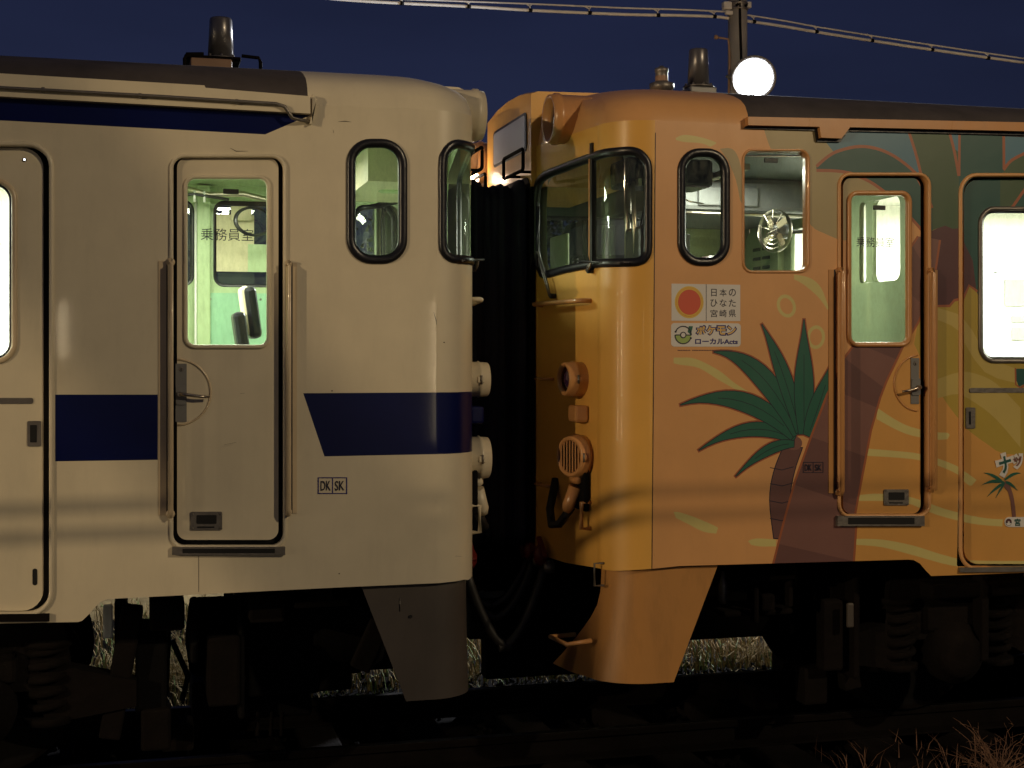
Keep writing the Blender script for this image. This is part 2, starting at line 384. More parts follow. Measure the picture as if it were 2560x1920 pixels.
def skinobj(mb, name, car, parent, root, flip=1, label=None):
    me = bpy.data.meshes.new(name); o = root.location
    me.from_pydata([Vector(v) - o for v in mb.v], [], [f[::flip] for f in mb.f])
    for m in mb.mats: me.materials.append(m)
    me.polygons.foreach_set('material_index', mb.m); me.polygons.foreach_set('use_smooth', [True] * len(mb.f))
    me.update()
    fn = [p.normal.copy() for p in me.polygons]
    if mb.n:
        me.normals_split_custom_set([tuple((mb.n.get(me.loops[l].vertex_index, fn[p.index]) * flip)) if me.loops[l].vertex_index in mb.n else tuple(fn[p.index]) for p in me.polygons for l in p.loop_indices])
    ob = bpy.data.objects.new(name, me); COL.objects.link(ob); ob.parent = parent
    if label: ob['label'] = label
    return ob
def sweep(mb, car, outline, sec, m, far=False, closed_sec=True, smooth_=True):
    """sec: (offset outwards in the skin, height off the skin) swept round a closed outline"""
    p = orient(dens(outline)); rings = [offs(p, o) for o, _ in sec]; n = len(p); k = len(sec)
    vs = [car.P(rings[j][i][0], rings[j][i][1], sec[j][1], far) for i in range(n) for j in range(k)]
    fs = []
    for i in range(n):
        i2 = (i + 1) % n
        for j in range(k if closed_sec else k - 1):
            j2 = (j + 1) % k; fs.append([i * k + j, i * k + j2, i2 * k + j2, i2 * k + j])
    mb.add(vs, fs, m, smooth_)
SEAL = [(-.022, -.02), (-.024, .004), (-.012, .014), (.006, .016), (.017, .009), (.020, -.004)]
def textmesh(body, font_offset=0., bold=False, sx=1.):
    c = bpy.data.curves.new('t', 'FONT'); c.body = body; c.size = 1; c.align_x = 'CENTER'; c.align_y = 'CENTER'; c.offset = font_offset; c.resolution_u = 3
    if bold: c.offset = .03 + font_offset
    o = bpy.data.objects.new('t', c); COL.objects.link(o)
    dg = bpy.context.evaluated_depsgraph_get(); me = bpy.data.meshes.new_from_object(o.evaluated_get(dg))
    vs = [v.co.copy() for v in me.vertices]; fs = [list(p.vertices) for p in me.polygons]
    bpy.data.objects.remove(o); bpy.data.curves.remove(c); bpy.data.meshes.remove(me)
    if vs:
        x0 = (min(v.x for v in vs) + max(v.x for v in vs)) / 2; y0 = (min(v.y for v in vs) + max(v.y for v in vs)) / 2
        for v in vs: v.x -= x0; v.y -= y0
    return vs, fs
def text(mb, body, px, py, hpx, m, h=.003, Y=0., off=0., rot=0., sx=1., wpx=None):
    """flat lettering lying on the plane y = Y; px, py = centre, hpx = height of the line of text, photo pixels"""
    vs, fs = textmesh(body, off)
    if not vs: return
    vh = max(v.y for v in vs) - min(v.y for v in vs); vw = max(v.x for v in vs) - min(v.x for v in vs)
    c = at(px, py, Y); H = (at(px, py - hpx / 2, Y) - at(px, py + hpx / 2, Y)).length; k = H / vh
    kx = k * sx if wpx is None else (at(px + wpx / 2, py, Y) - at(px - wpx / 2, py, Y)).length / vw
    cr_, sr = math.cos(rot), math.sin(rot)
    mb.add([(c.x + kx * v.x * cr_ - k * v.y * sr, Y - h, c.z + k * v.y * cr_ + kx * v.x * sr) for v in vs], fs, m)

EAVE = 3.20
# wraparound windscreen outline, traced on the near car end; both cars share it (frame's outer edge)
WS_PX = [(1347, 682), (1337, 640), (1336, 560), (1337, 489), (1350, 437), (1410, 408), (1483, 380), (1548, 367), (1581, 366), (1604, 374), (1623, 395), (1631, 425), (1631, 520), (1631, 618), (1625, 645), (1607, 662), (1571, 668), (1484, 672), (1420, 683), (1362, 697)]
WS = orient(offs(orient(smooth([RC.S(*p) for p in WS_PX], 4, True)), -.020))
OV = orient(offs(quadpx(RC, 1693, 370, 1825, 666, .118, 8), -.020))
FRONTBOT = [RC.S(1307, 1372), RC.S(1360, 1390), RC.S(1415, 1407), RC.S(1498, 1421)]

# ------------------------------------------------------------------ livery of the right-hand car
def px2(pts, n=0): q = [RC.S(*p) for p in pts]; return smooth(q, n) if n else q
PNT = []
def reg(m, pts): PNT.append((M[m], orient(pts) if len(pts) > 2 else pts))
def band2(up, lo, m='cy'): reg(m, smooth([RC.S(*p) for p in up], 4) + smooth([RC.S(*p) for p in lo], 4))
reg('orange', px2([(1638, 300), (1634, 800), (1629, 1440), (1629, 1500)]) + [(6, .6), (6, 3.4), (-.02, 3.4)])
reg('orange2', px2([(2130, 1460), (2140, 1300), (2180, 1077), (2230, 930), (2300, 800)]) + [(6, 1.9), (6, .6)])
# right-hand mustard field
reg('yol', px2([(2322, 560), (2320, 760), (2299, 809), (2290, 860)]) + px2([(2345, 972), (2357, 992), (2369, 1011), (2400, 1050), (2440, 1085), (2478, 1112), (2509, 1132), (2560, 1139)], 3) + [(6, 1.7), (6, 3.4)] + px2([(2400, 330)]))
reg('yol2', px2([(2343, 996), (2400, 985), (2450, 1010), (2500, 1050), (2560, 1120)], 3) + px2([(2560, 1020), (2500, 960), (2450, 935), (2400, 930), (2338, 950)], 3))
reg('yol2', px2([(2345, 800), (2400, 830), (2470, 930), (2560, 960)], 3) + px2([(2560, 925), (2480, 890), (2420, 800), (2345, 770)], 3))
# tan field behind the big leaf
reg('khaki', px2([(1905, 300), (2020, 300), (2075, 366), (2120, 350), (2250, 400), (2260, 600)]) + px2([(2100, 600), (2060, 583), (2025, 560), (1975, 470), (1930, 380), (1912, 330)], 3))
reg('khaki', px2([(1800, 372), (1830, 372), (1848, 400), (1862, 470), (1862, 520)], 3) + px2([(1850, 500), (1840, 450), (1820, 400)], 3))
# sky blue
reg('sky', px2([(2012, 290), (2560, 290), (2560, 420), (2400, 440), (2302, 450), (2250, 405), (2200, 376), (2150, 368), (2110, 372), (2085, 381)]))
reg('sky', px2([(2500, 290)]) + [(6, 3.4), (6, 3.0)] + px2([(2500, 430)]))
# leaves of the big painted palm
def leafreg(m, top, bot, n=4, wl=.016):
    t = smooth([RC.S(*p) for p in top], n); b = smooth([RC.S(*p) for p in bot], n)
    reg(m, t + b); reg('line', stroke(t, wl)); reg('line', stroke(b, wl))
reg('olive', px2([(2258, 290), (2288, 379), (2306, 450), (2318, 480), (2322, 574), (2330, 576), (2345, 570), (2363, 564), (2382, 572), (2404, 570), (2420, 400), (2384, 370), (2360, 290)]))
reg('line', stroke(px2([(2259, 290), (2288, 379), (2306, 450), (2318, 500)], 4), .016))
leafreg('teal', [(2041, 416), (2070, 391), (2100, 376), (2150, 366), (2200, 374), (2250, 400), (2300, 447), (2330, 520)], [(2332, 600), (2260, 520), (2215, 478), (2165, 446), (2105, 429), (2041, 426)])
reg('teal', px2([(2398, 290), (2509, 290), (2509, 423), (2620, 470), (2620, 800), (2480, 800), (2449, 726), (2406, 590), (2398, 571), (2397, 430)]))
reg('line', stroke(px2([(2362, 290), (2384, 370), (2397, 440)], 4), .016)); reg('line', stroke(px2([(2399, 290), (2398, 440)]), .014))
leafreg('olive', [(2509, 425), (2530, 400), (2580, 375)], [(2600, 430), (2509, 560)])
reg('line', stroke(px2([(2509, 290), (2510, 423)]), .016))
reg('patch', px2([(2322, 574), (2330, 577), (2345, 570), (2363, 564), (2382, 572), (2400, 570), (2412, 590), (2440, 650), (2449, 724), (2430, 712), (2418, 743), (2384, 750), (2374, 763), (2343, 763), (2338, 800), (2316, 790)]))
reg('line', stroke(px2([(2332, 800), (2343, 765), (2374, 765), (2386, 751), (2418, 743), (2431, 713), (2452, 728)]), .014))
reg('teal', px2([(2548, 922), (2600, 922), (2600, 945), (2556, 968), (2549, 950)])); reg('line', stroke(px2([(2547, 920), (2548, 962), (2560, 970), (2590, 950)]), .010))
# pale swooshes
band2([(1684, 894), (1700, 894), (1739, 897), (1797, 926), (1836, 957), (1879, 984)], [(1850, 980), (1797, 950), (1747, 920), (1700, 912), (1684, 908)])
band2([(1985, 686), (2025, 695), (2053, 720), (2072, 770)], [(2069, 775), (2045, 742), (2010, 712), (1985, 698)])
band2([(2198, 1020), (2244, 1050), (2283, 1068), (2338, 1080), (2368, 1082), (2374, 1088)], [(2369, 1098), (2338, 1099), (2283, 1089), (2244, 1074), (2196, 1048)])
band2([(2172, 1122), (2244, 1128), (2303, 1135), (2361, 1152), (2412, 1175), (2450, 1201)], [(2439, 1214), (2428, 1213), (2396, 1187), (2342, 1163), (2283, 1148), (2170, 1140)])
band2([(2147, 1239), (2205, 1235), (2283, 1244), (2361, 1272), (2458, 1295), (2516, 1300)], [(2514, 1318), (2439, 1311), (2342, 1287), (2264, 1257), (2147, 1253)])
band2([(2139, 1347), (2205, 1349), (2283, 1364), (2361, 1388), (2439, 1403), (2600, 1404)], [(2600, 1413), (2439, 1414), (2380, 1414), (2283, 1388), (2205, 1368), (2139, 1362)])
band2([(1684, 1280), (1700, 1281), (1739, 1294), (1790, 1316), (1794, 1323)], [(1791, 1334), (1758, 1329), (1720, 1310), (1690, 1295)])
band2([(1870, 1353), (1880, 1348), (1900, 1346), (1940, 1349)], [(1940, 1366), (1900, 1366), (1878, 1362)])
band2([(1689, 345), (1711, 337), (1752, 343), (1788, 355), (1789, 360)], [(1776, 367), (1752, 358), (1711, 355), (1690, 350)])
# plain rings
for (x, y, r) in ((1966, 765, .5), (2040, 843, -.12)):
    c = RC.S(x, y); reg('cy', ellipse(c[0], c[1], .050, .060, 24, r)); reg('orange', ellipse(c[0], c[1], .033, .042, 24, r))
# a plain generic young palm beside the trunk (stands where the picture has a figure)
def blade(x0, y0, x1, y1, lift, wid):
    a = Vector(RC.S(x0, y0)); b = Vector(RC.S(x1, y1)); d0 = b - a; c = (a + b) / 2 + Vector((0, lift)) - d0 * .06; n = 14; wid *= 1.3; T = []; B = []; P = lambda t: a * (1 - t) ** 2 + c * 2 * t * (1 - t) + b * t * t
    for i in range(n + 1):
        t = i / n; p = P(t); d = (P(min(1, t + .02)) - P(max(0, t - .02))).normalized(); nn = Vector((-d.y, d.x)); ww = wid * (.50 + .62 * math.sin(math.pi * min(1, t * 1.05 + .05))) * (1 - t ** 4) + .0008
        T.append(tuple(p + nn * ww)); B.append(tuple(p - nn * ww))
    reg('line', offs(orient(T + B[::-1]), .010)); return T, B, [tuple(P(i / 10)) for i in range(1, 8)]
BL = [blade(*q) for q in ((1985, 1100, 1748, 1125, .15, .024), (1985, 1090, 1702, 1012, .20, .033), (1995, 1085, 1785, 880, .22, .036), (2000, 1080, 1905, 812, .10, .027), (2010, 1085, 2010, 800, .03, .036), (2020, 1090, 2085, 895, -.02, .034), (1985, 1110, 1840, 1190, .08, .018))]
q = smooth([RC.S(*p) for p in ((1958, 1120), (1935, 1180), (1925, 1250), (1935, 1345))], 4); q2 = smooth([RC.S(*p) for p in ((1990, 1350), (1975, 1250), (1985, 1180), (2005, 1120))], 4)
reg('ink', offs(orient(q + q2), .005)); reg('trunk2', q + q2)
c_ = RC.S(1985, 1108); reg('trunk', ellipse(c_[0], c_[1], .045, .035, 20))
for y in (1165, 1205, 1248, 1292): reg('ink', stroke([RC.S(1925, y + 4), RC.S(1955, y + 10), RC.S(1984, y + 2)], .004))
for T, B, mid in BL: reg('ink', offs(orient(T + B[::-1]), .0035)); reg('leaf', T + B[::-1]); reg('ink', stroke(mid, .0028))
# leaning painted trunk, drawn right across the narrow door
TL = px2([(1925, 1450), (1933, 1409), (1958, 1310), (1988, 1201), (2023, 1104), (2067, 988), (2112, 898), (2139, 863), (2175, 800), (2225, 700), (2300, 590)]); TR = px2([(2133, 1450), (2135, 1403), (2143, 1283), (2151, 1240), (2182, 1077), (2205, 995), (2221, 953), (2264, 863), (2299, 809), (2330, 740), (2350, 600)])
reg('trunk', TL + TR[::-1])
def lp(L, t): 
    f = t * (len(L) - 1); i = min(len(L) - 2, int(f)); return Vector(L[i]).lerp(Vector(L[i + 1]), f - i)
for k, (t0, t1) in enumerate(((.0, .10), (.24, .36), (.47, .56), (.66, .76), (.86, .93))):
    reg('trunk2', [tuple(lp(TL, t0 + .05)), tuple(lp(TR, t0)), tuple(lp(TR, t1)), tuple(lp(TL, t1 + .05))])
reg('line', stroke(TL, .012)); reg('line', stroke(TR, .012))

# ------------------------------------------------------------------ common car parts
def roofmesh(car, mb, xdark, far_s=12.2, mcap=None, mdark=None):
    OY = [0, .012, .045, .10, .19, .32, .52, .85, 1.45]; OX = [0, .006, .018, .034, .055, .080, .11, .15, .20]
    ZZ = [EAVE, 3.252, 3.302, 3.340, 3.376, 3.414, 3.456, 3.508, 3.575]; EE = [0, .01, .03, .06, .09, .12, .16, .20, .25]
    ss = [-1.7 + .0, ] ; cols = [('f', k / 6) for k in range(7)] + [('c', k / 12) for k in range(1, 13)] + [('s', v) for v in (.1, .2, .3, .4)]
    sx = sorted(set([xdark] + [.8 + i * .8 for i in range(15)])); cols += [('s', v) for v in sx if v > .4]
    def pt(c, j):
        oy, ox, z, e = OY[j], OX[j], ZZ[j], EE[j]
        aC = A0 + AR + ox * .6 + e; yC = min(YC, oy + AR + e); aF = A0 + ox
        if c[0] == 's':
            v = c[1]; a = aC + (A0 + AR + .4 - aC) * v / .4 if v <= .4 else A0 + AR + v; y = oy
        elif c[0] == 'c':
            t = (1 - c[1]) * math.pi / 2; a = aC - (aC - aF) * math.sin(t); y = yC - (yC - oy) * math.cos(t)
        else:
            q = c[1]; y = YC + (yC - YC) * q; a = aF - A0 * max(0, min(1, (y - AR) / (YF - AR))) if y < YF else aF - A0
        return a, min(y, YC), z
    # drop duplicate at v = 1
    for fside in (False, True):
        n = len(ZZ); vs = []; mats = []
        for c in cols:
            for j in range(n):
                a, y, z = pt(c, j); vs.append((car.X0 + car.d * a, HW - y if fside else y, z))
        A = []; B = []
        for i in range(len(cols) - 1):
            dark = cols[i][0] == 's' and cols[i][1] >= xdark - 1e-6
            for j in range(n - 1): (B if dark else A).append([i * n + j, (i + 1) * n + j, (i + 1) * n + j + 1, i * n + j + 1])
        mb.add(vs, A, mcap, True); mb.add(vs, B, mdark, True)
def far_outline(): return [(SMIN, 1.12), (-.3, 1.06), (0, 1.02), (12.2, 1.0), (12.2, EAVE), (SMIN, EAVE)]
def window(root, car, outline, name='window', far=False, seal='rubber', g='glass', sec=SEAL, hg=-.006, parent=None, label=None):
    mb = MB(); sweep(mb, car, outline, sec, M[seal], far)
    f = part(mb, name, root, label) if parent is None else sub(mb, name, parent, root, label)
    return f
def pane(root, car, outline, parent, far=False, g='glass', h=-.006, name='pane'):
    mb = MB(); skin(mb, car, outline, M[g], h=h, far=far); return skinobj(mb, name, car, parent, root)
def pipe(mb, car, px, y0, y1, r, m, h):
    a = car.S(px, y0); b = car.S(px, y1); mb.cyl(car.P(a[0], a[1], h), car.P(b[0], b[1], h), r, m, n=14)
def grab_rail(root, car, xs, xp, y0, y1, mp, label=None):
    """strip tinted for recess shade, xs = (x0, x1), pipe at xp"""
    mb = MB(); q = [car.S(xs[0], y1), car.S(xs[1], y1), car.S(xs[1], y0), car.S(xs[0], y0)]
    mb.prism(q, car.P, .001, .004, M['pipe_c'] if car is LC else M['skirto'])  # flat strip: the shade of a recess is put into its darker colour
    e0 = xs[0] if xs[0] > xp else xs[1] - 4; q = [car.S(e0, y1), car.S(e0 + 4, y1), car.S(e0 + 4, y0), car.S(e0, y0)]; mb.prism(q, car.P, .0042, .006, M['rubber'])
    a = car.S(xp, y0); b = car.S(xp, y1)
    pts = [car.P(a[0], a[1], 0), car.P(a[0], a[1], .030), car.P(a[0], a[1] - .02, .040), car.P(b[0], b[1] + .02, .040), car.P(b[0], b[1], .030), car.P(b[0], b[1], 0)]
    mb.tube(pts, .0125, mp, 12)
    for z in (a[1] - .006, b[1] + .006): mb.lathe(car.P(a[0], z, 0), (0, -1, 0), [(0, .02), (.006, .02), (.008, .012)], mp, 16)
    return part(mb, 'grab_rail', root, label)
def crew_door(root, car, opening, panel_, win, base, paints, hinge_pl, lever, ring, vent, sill, txt, frame_sec, framem, pm):
    """narrow staff door: recessed leaf > window_frame, pane, lettering, lock_plate, handle, vent_plate"""
    mb = MB(); o = quadpx(car, *opening, .055)
    sweep(mb, car, o, [(.012, 0), (.010, .010), (0, .012), (-.006, .004), (-.004, -.05), (.0, -.05)], base, closed_sec=False)
    jm = part(mb, 'door_frame', root)
    mb = MB(); sweep(mb, car, o, [(-.001, -.040), (-.055, -.040), (-.055, -.046), (-.001, -.046)], M['black']); sub(mb, 'gap_backing', jm, root)  # black backing sheet, put in so the gap round the leaf looks dark
    P = quadpx(car, *panel_, .045); W = quadpx(car, *win, .042)
    mb = MB(); skin(mb, car, P, base, [W], paints, h=-.018)
    sweep(mb, car, P, [(0, -.018), (0, -.045)], base, closed_sec=False)
    d = skinobj(mb, 'crew_door', car, root, root)
    mb = MB(); sweep(mb, car, W, frame_sec, framem); sub(mb, 'window_frame', d, root)
    pane(root, car, W, d, g='glassd', h=-.036)
    mb = MB(); text(mb, '乗務員室', *txt, M['ink'], h=-.032); sub(mb, 'lettering', d, root, recalc=False)
    mb = MB(); c = car.S(*win_top(win)); mb.box(car.P(c[0], c[1], -.045), (.070, .008, .024), M['rubber'], bev=.003); sub(mb, 'latch', d, root)
    # lock plate, raised half ring and lever
    mb = MB(); q = [car.S(hinge_pl[0], hinge_pl[3]), car.S(hinge_pl[2], hinge_pl[3]), car.S(hinge_pl[2], hinge_pl[1]), car.S(hinge_pl[0], hinge_pl[1])]
    mb.prism(q, car.P, -.017, -.013, M['grey'])
    k = car.S((hinge_pl[0] + hinge_pl[2]) / 2, hinge_pl[1] + 14); mb.lathe(car.P(k[0], k[1], -.013), (0, -1, 0), [(0, .011), (.003, .009)], M['dsteel'], 14)
    mb.box(car.P(k[0], k[1] - .002, -.0095), (.004, .002, .012), M['black'])
    sub(mb, 'lock_plate', d, root)
    cx, cy, rp, a0, a1 = ring; c = car.S(cx, cy); rr = abs(car.S(cx + rp, cy)[0] - c[0])
    mb = MB(); pts = []
    for i in range(25):
        t = R(a0 + (a1 - a0) * i / 24); wx = car.P(c[0], c[1], -.016); pts.append((wx.x + rr * math.cos(t), wx.y, wx.z + rr * math.sin(t)))
    mb.tube(pts, .005, pm, 8); sub(mb, 'handle_ring', d, root)
    mb = MB(); x0, y0, x1, y1, ex0, ey0, ex1, ey1 = lever
    e0 = car.S(ex0, ey1); e1 = car.S(ex1, ey0); mb.prism(fillet([e0, (e1[0], e0[1]), e1, (e0[0], e1[1])], .008, 3), car.P, -.014, -.006, M['grey'])
    a = car.S(x0, y0); b = car.S(x1, y1)
    mb.lathe(car.P(a[0], a[1], -.008), (0, -1, 0), [(0, .012), (.028, .010)], M['steel'], 14)
    A = car.P(a[0], a[1], .020); B = car.P(b[0], b[1], .016)
    mb.tube([A, A.lerp(B, .25) + Vector((0, -.004, 0)), A.lerp(B, .7) + Vector((0, -.004, -.002)), B], .0085, M['steel'], 10, r1=.006)
    sub(mb, 'handle', d, root)
    mb = MB(); q = quadpx(car, *vent, .006, 3); mb.prism(q, car.P, -.017, -.011, M['dsteel'])
    v0, v1, v2, v3 = vent; i = quadpx(car, v0 + (v2 - v0) * .18, v1 + (v3 - v1) * .18, v2 - (v2 - v0) * .18, v1 + (v3 - v1) * .66, .004, 3); mb.prism(i, car.P, -.0108, -.0095, M['black'])
    i = quadpx(car, v0 + (v2 - v0) * .2, v1 + (v3 - v1) * .80, v2 - (v2 - v0) * .25, v1 + (v3 - v1) * .88, .001, 2); mb.prism(i, car.P, -.0108, -.0095, M['black'])
    for fx in (.07, .93):
        for fy in (.12, .9):
            k = car.S(v0 + (v2 - v0) * fx, v1 + (v3 - v1) * fy); mb.lathe(car.P(k[0], k[1], -.011), (0, -1, 0), [(0, .004), (.002, .003)], M['steel'], 8)
    sub(mb, 'vent_plate', d, root)
    mb = MB(); q = [car.S(sill[0], sill[3]), car.S(sill[2], sill[3]), car.S(sill[2], sill[1]), car.S(sill[0], sill[1])]
    mb.prism(q, car.P, -.03, .022, M['dsteel'])
    q2 = [car.S(sill[0] + 26, sill[3] - 5), car.S(sill[2] - 26, sill[3] - 5), car.S(sill[2] - 26, sill[1] + 4), car.S(sill[0] + 26, sill[1] + 4)]
    mb.prism(q2, car.P, .0225, .024, M['black']); part(mb, 'door_step', root)
    return o, d
def win_top(wn): return ((wn[0] + wn[2]) / 2 + (wn[2] - wn[0]) * .05, wn[1] + 34)
def slide_door(root, car, opening, panel_, win, base, paints, wsec, wm, strip, latch, slot, extra=None):
    mb = MB(); o = quadpx(car, *opening, .09)
    sweep(mb, car, o, [(.018, 0), (.015, .010), (.004, .012), (-.002, .006), (-.002, -.06)], base, closed_sec=False)
    jm = part(mb, 'door_frame', root)
    P = quadpx(car, *panel_, .085); W = quadpx(car, *win, .075, 8)
    mb = MB(); sweep(mb, car, o, [(-.001, -.050), (-.085, -.050), (-.085, -.055), (-.001, -.055)], M['black']); sub(mb, 'gap_backing', jm, root)  # black sheet behind the leaf edge stands in for the dark gap
    mb = MB(); skin(mb, car, P, base, [W], paints, h=-.030); sweep(mb, car, P, [(0, -.030), (0, -.052)], base, closed_sec=False)
    d = skinobj(mb, 'passenger_door', car, root, root)
    mb = MB(); sweep(mb, car, W, [(x, y - .030) for x, y in wsec], wm); sub(mb, 'window_frame', d, root)
    mb = MB(); sweep(mb, car, W, [(.002, -.030), (-.014, -.034), (-.016, -.042), (.002, -.042)], M['rubber']); sub(mb, 'window_seal', d, root)
    pane(root, car, W, d, g='glassd', h=-.040)
    mb = MB(); q = quadpx(car, *strip, .010, 5); mb.prism(q, car.P, -.0295, -.026, M['dsteel']); sub(mb, 'trim_strip', d, root)
    mb = MB(); q = quadpx(car, *latch, .006, 3); mb.prism(q, car.P, -.0295, -.025, M['dsteel'])
    q = quadpx(car, latch[0] + 7, latch[1] + 10, latch[2] - 11, latch[3] - 10, .003, 3); mb.prism(q, car.P, -.0248, -.0235, M['black']); sub(mb, 'finger_pull', d, root)
    mb = MB(); q = quadpx(car, *slot, .009, 5); mb.prism(q, car.P, -.0295, -.0285, M['black']); sub(mb, 'slot', d, root)
    return o, d
def bogie(root, xc, lead):
    """two-axle bogie, near side modelled in full; lead = +1 when the car end lies towards +x"""
    mb = MB(); yb = .42
    fn = lambda x, z, h: Vector((xc + x * lead, yb + h, z))
    prof = [(-1.75, .52), (-1.45, .60), (-1.42, .84), (-.62, .84), (-.42, .70), (.42, .70), (.62, .84), (1.42, .84), (1.45, .60), (1.75, .52), (1.75, .40), (1.35, .34), (1.28, .50), (.80, .50), (.60, .40), (.40, .33), (-.40, .33), (-.60, .40), (-.80, .50), (-1.28, .50), (-1.35, .34), (-1.75, .40)]
    mb.prism(prof, fn, 0, .13, M['under2'])
    mb.box((xc, yb + .02, .92), (.9, .18, .16), M['under2'], bev=.02)
    fr = part(mb, 'bogie', root)
    for k in (-1, 1):
        x = xc + k * 1.05
        mb = MB(); mb.lathe((x, yb + .04, .43), (0, -1, 0), [(0, .17), (.10, .17), (.13, .13), (.16, .12), (.165, .05)], M['under2'], 24)
        mb.box((x, yb + .02, .62), (.34, .14, .14), M['under2'], bev=.02); sub(mb, 'axle_box', fr, root)
        for j in (-1, 1):
            mb = MB(); pts = []
            xs = x + j * .30
            for i in range(61):
                t = i / 60 * 5 * 2 * math.pi; pts.append((xs + .085 * math.cos(t), yb + .05 + .085 * math.sin(t), .38 + .32 * i / 60))
            mb.tube(pts, .019, M['under2'], 8); mb.cyl((xs, yb + .05, .34), (xs, yb + .05, .375), .11, M['under2']); mb.cyl((xs, yb + .05, .70), (xs, yb + .05, .73), .11, M['under2'])
            sub(mb, 'coil_spring', fr, root)
        for yw, sg in ((.92, -1), (1.98, 1)):
            mb = MB(); mb.lathe((x, yw + sg * .065, .43), (0, -sg, 0), [(0, .40), (0, .43), (.10, .435), (.105, .46), (.13, .46), (.13, .40), (.09, .36), (.07, .16), (.02, .14), (.0, .13), (0, .02)], M['under'], 48)
            mb.lathe((x, yw + sg * .066, .43), (0, -sg, 0), [(0, .40), (0, .425)], M['rail'], 48, cap=False)
            sub(mb, 'wheel', fr, root)
        mb = MB(); mb.cyl((x, .9, .43), (x, 2.0, .43), .075, M['under']); sub(mb, 'axle', fr, root)
    mb = MB()
    mb.box((xc + lead * 1.68, yb + .1, .55), (.10, .16, .62), M['under2'], Matrix.Rotation(R(10 * lead), 3, 'Y'), bev=.01)
    mb.box((xc + lead * 1.84, yb + .1, .27), (.14, .12, .20), M['under2'], bev=.015)
    mb.box((xc + lead * 1.62, yb + .04, .80), (.045, .02, .16), M['cable'], bev=.01)
    sub(mb, 'rail_guard', fr, root)
    mb = MB(); mb.box((xc + lead * 1.95, .95, .12), (.16, .22, .13), M['under2'], bev=.015); sub(mb, 'sand_nozzle', fr, root)
def coupler(root, car, s):
    mb = MB(); x = car.X0; d = -car.d
    mb.box((x + d * -.15, 1.45, .88), (.7, .20, .20), M['under2'], bev=.03)
    mb.box((x + d * .13, 1.45, .88), (.22, .34, .34), M['under2'], bev=.05)
    mb.box((x + d * .20, 1.30, .90), (.10, .10, .30), M['under'], bev=.03)
    cp = part(mb, 'coupler', root)
    for y, mm, sag, x1 in ((1.02, 'hose', .30, .22), (1.12, 'hose', .25, .22), (.80, 'hose', .42, .25)):
        mb = MB(); pts = [(x + d * (x1 * t * 1.0), y, .92 - sag * 4 * t * (1 - t * .5) * .5) for t in [i / 10 for i in range(11)]]
        mb.tube(pts, .024, M[mm], 10); mb.cyl((x - d * .05, y, .92), (x + d * .01, y, .92), .034, M['dsteel'])
        h = part(mb, 'air_hose', root)
        mb = MB(); mb.lathe((x + d * .02, y, .93), (0, 0, 1), [(0, .02), (.03, .036), (.07, .038), (.11, .016)], M['redp'], 16)
        mb.box((x + d * .02, y - .03, 1.03), (.03, .16, .02), M['redp'], Matrix.Rotation(R(35), 3, 'X'), bev=.006); sub(mb, 'hose_cock', h, root)
def beacon_roundel(root, car, px, py, dpx, depth, mbase, name, kind):
    """round lamp or horn standing off the sloping front"""
    c = car.S(px, py); p = car.P(c[0], c[1]); n = Vector((-car.d, 0, 0)); k = (at(px, py - dpx / 2, p.y) - at(px, py + dpx / 2, p.y)).length / 2
    mb = MB(); mb.lathe(p - n * .08, n, [(0, k * 1.02), (.08 + depth * .45, k * 1.02), (.08 + depth * .5, k * 1.08), (.08 + depth * .58, k * 1.0), (.08 + depth * .95, k * .96), (.08 + depth, k * .92), (.08 + depth, k * .78), (.08 + depth - .015, k * .74)], mbase, 32, cap=False)
    o = part(mb, name, root); mb = MB()
    if kind == 'lens':
        mb.lathe(p + n * (depth - .03), n, [(0, k * .76), (.012, k * .6), (.022, k * .35), (.026, .002)], M['lens'], 28); sub(mb, 'lens', o, root)
    else:
        mb.lathe(p + n * (depth - .03), n, [(0, k * .77), (.004, k * .76)], M['black'], 28)
        sub(mb, 'throat', o, root); mb = MB()
        for j in range(-3, 4):
            hh = math.sqrt(max(.01, 1 - (j / 4) ** 2)) * k * .76; mb.box(p + n * (depth - .012) + Vector((0, j * k * .2, 0)), (.012, k * .07, hh * 2), mbase, bev=.002)
        sub(mb, 'grille', o, root)
    mb = MB(); mb.box(p + Vector((0, -k * 1.02, 0)) + n * depth * .5, (.03, .012, .03), mbase, bev=.004); mb.cyl(p + Vector((-.0, -k * 1.05, -.02)) + n * depth * .5, p + Vector((0, -k * 1.05, .02)) + n * depth * .5, .006, M['dsteel'])
    sub(mb, 'clasp', o, root)
    return o
def headlight(root, car, y, z, mbase, far=False):
    x = car.X0 + car.d * (-.035); n = Vector((-car.d, 0, 0)); p = Vector((x, y, z)); r = .128
    mb = MB(); mb.lathe(p - n * .75, n, [(0, r * .98), (.69, r), (.70, r * 1.06), (.72, r * 1.06), (.73, r), (.75, r * .98), (.75, r * .86), (.70, r * .78)], mbase, 40, cap=False)
    o = part(mb, 'headlight', root)
    mb = MB(); mb.lathe(p - n * .06, n, [(0, r * .79), (-.03, r * .66), (-.06, r * .45), (-.07, .012)], M['chrome'], 36, cap=False); mb.lathe(p - n * .125, n, [(0, .016), (.03, .018), (.045, .008)], M['chrome'], 16); sub(mb, 'reflector', o, root)
    mb = MB(); mb.lathe(p - n * .045, n, [(0, r * .80), (.010, r * .6), (.016, r * .3), (.018, .002)], M['glass'], 32, cap=False); sub(mb, 'lens', o, root)
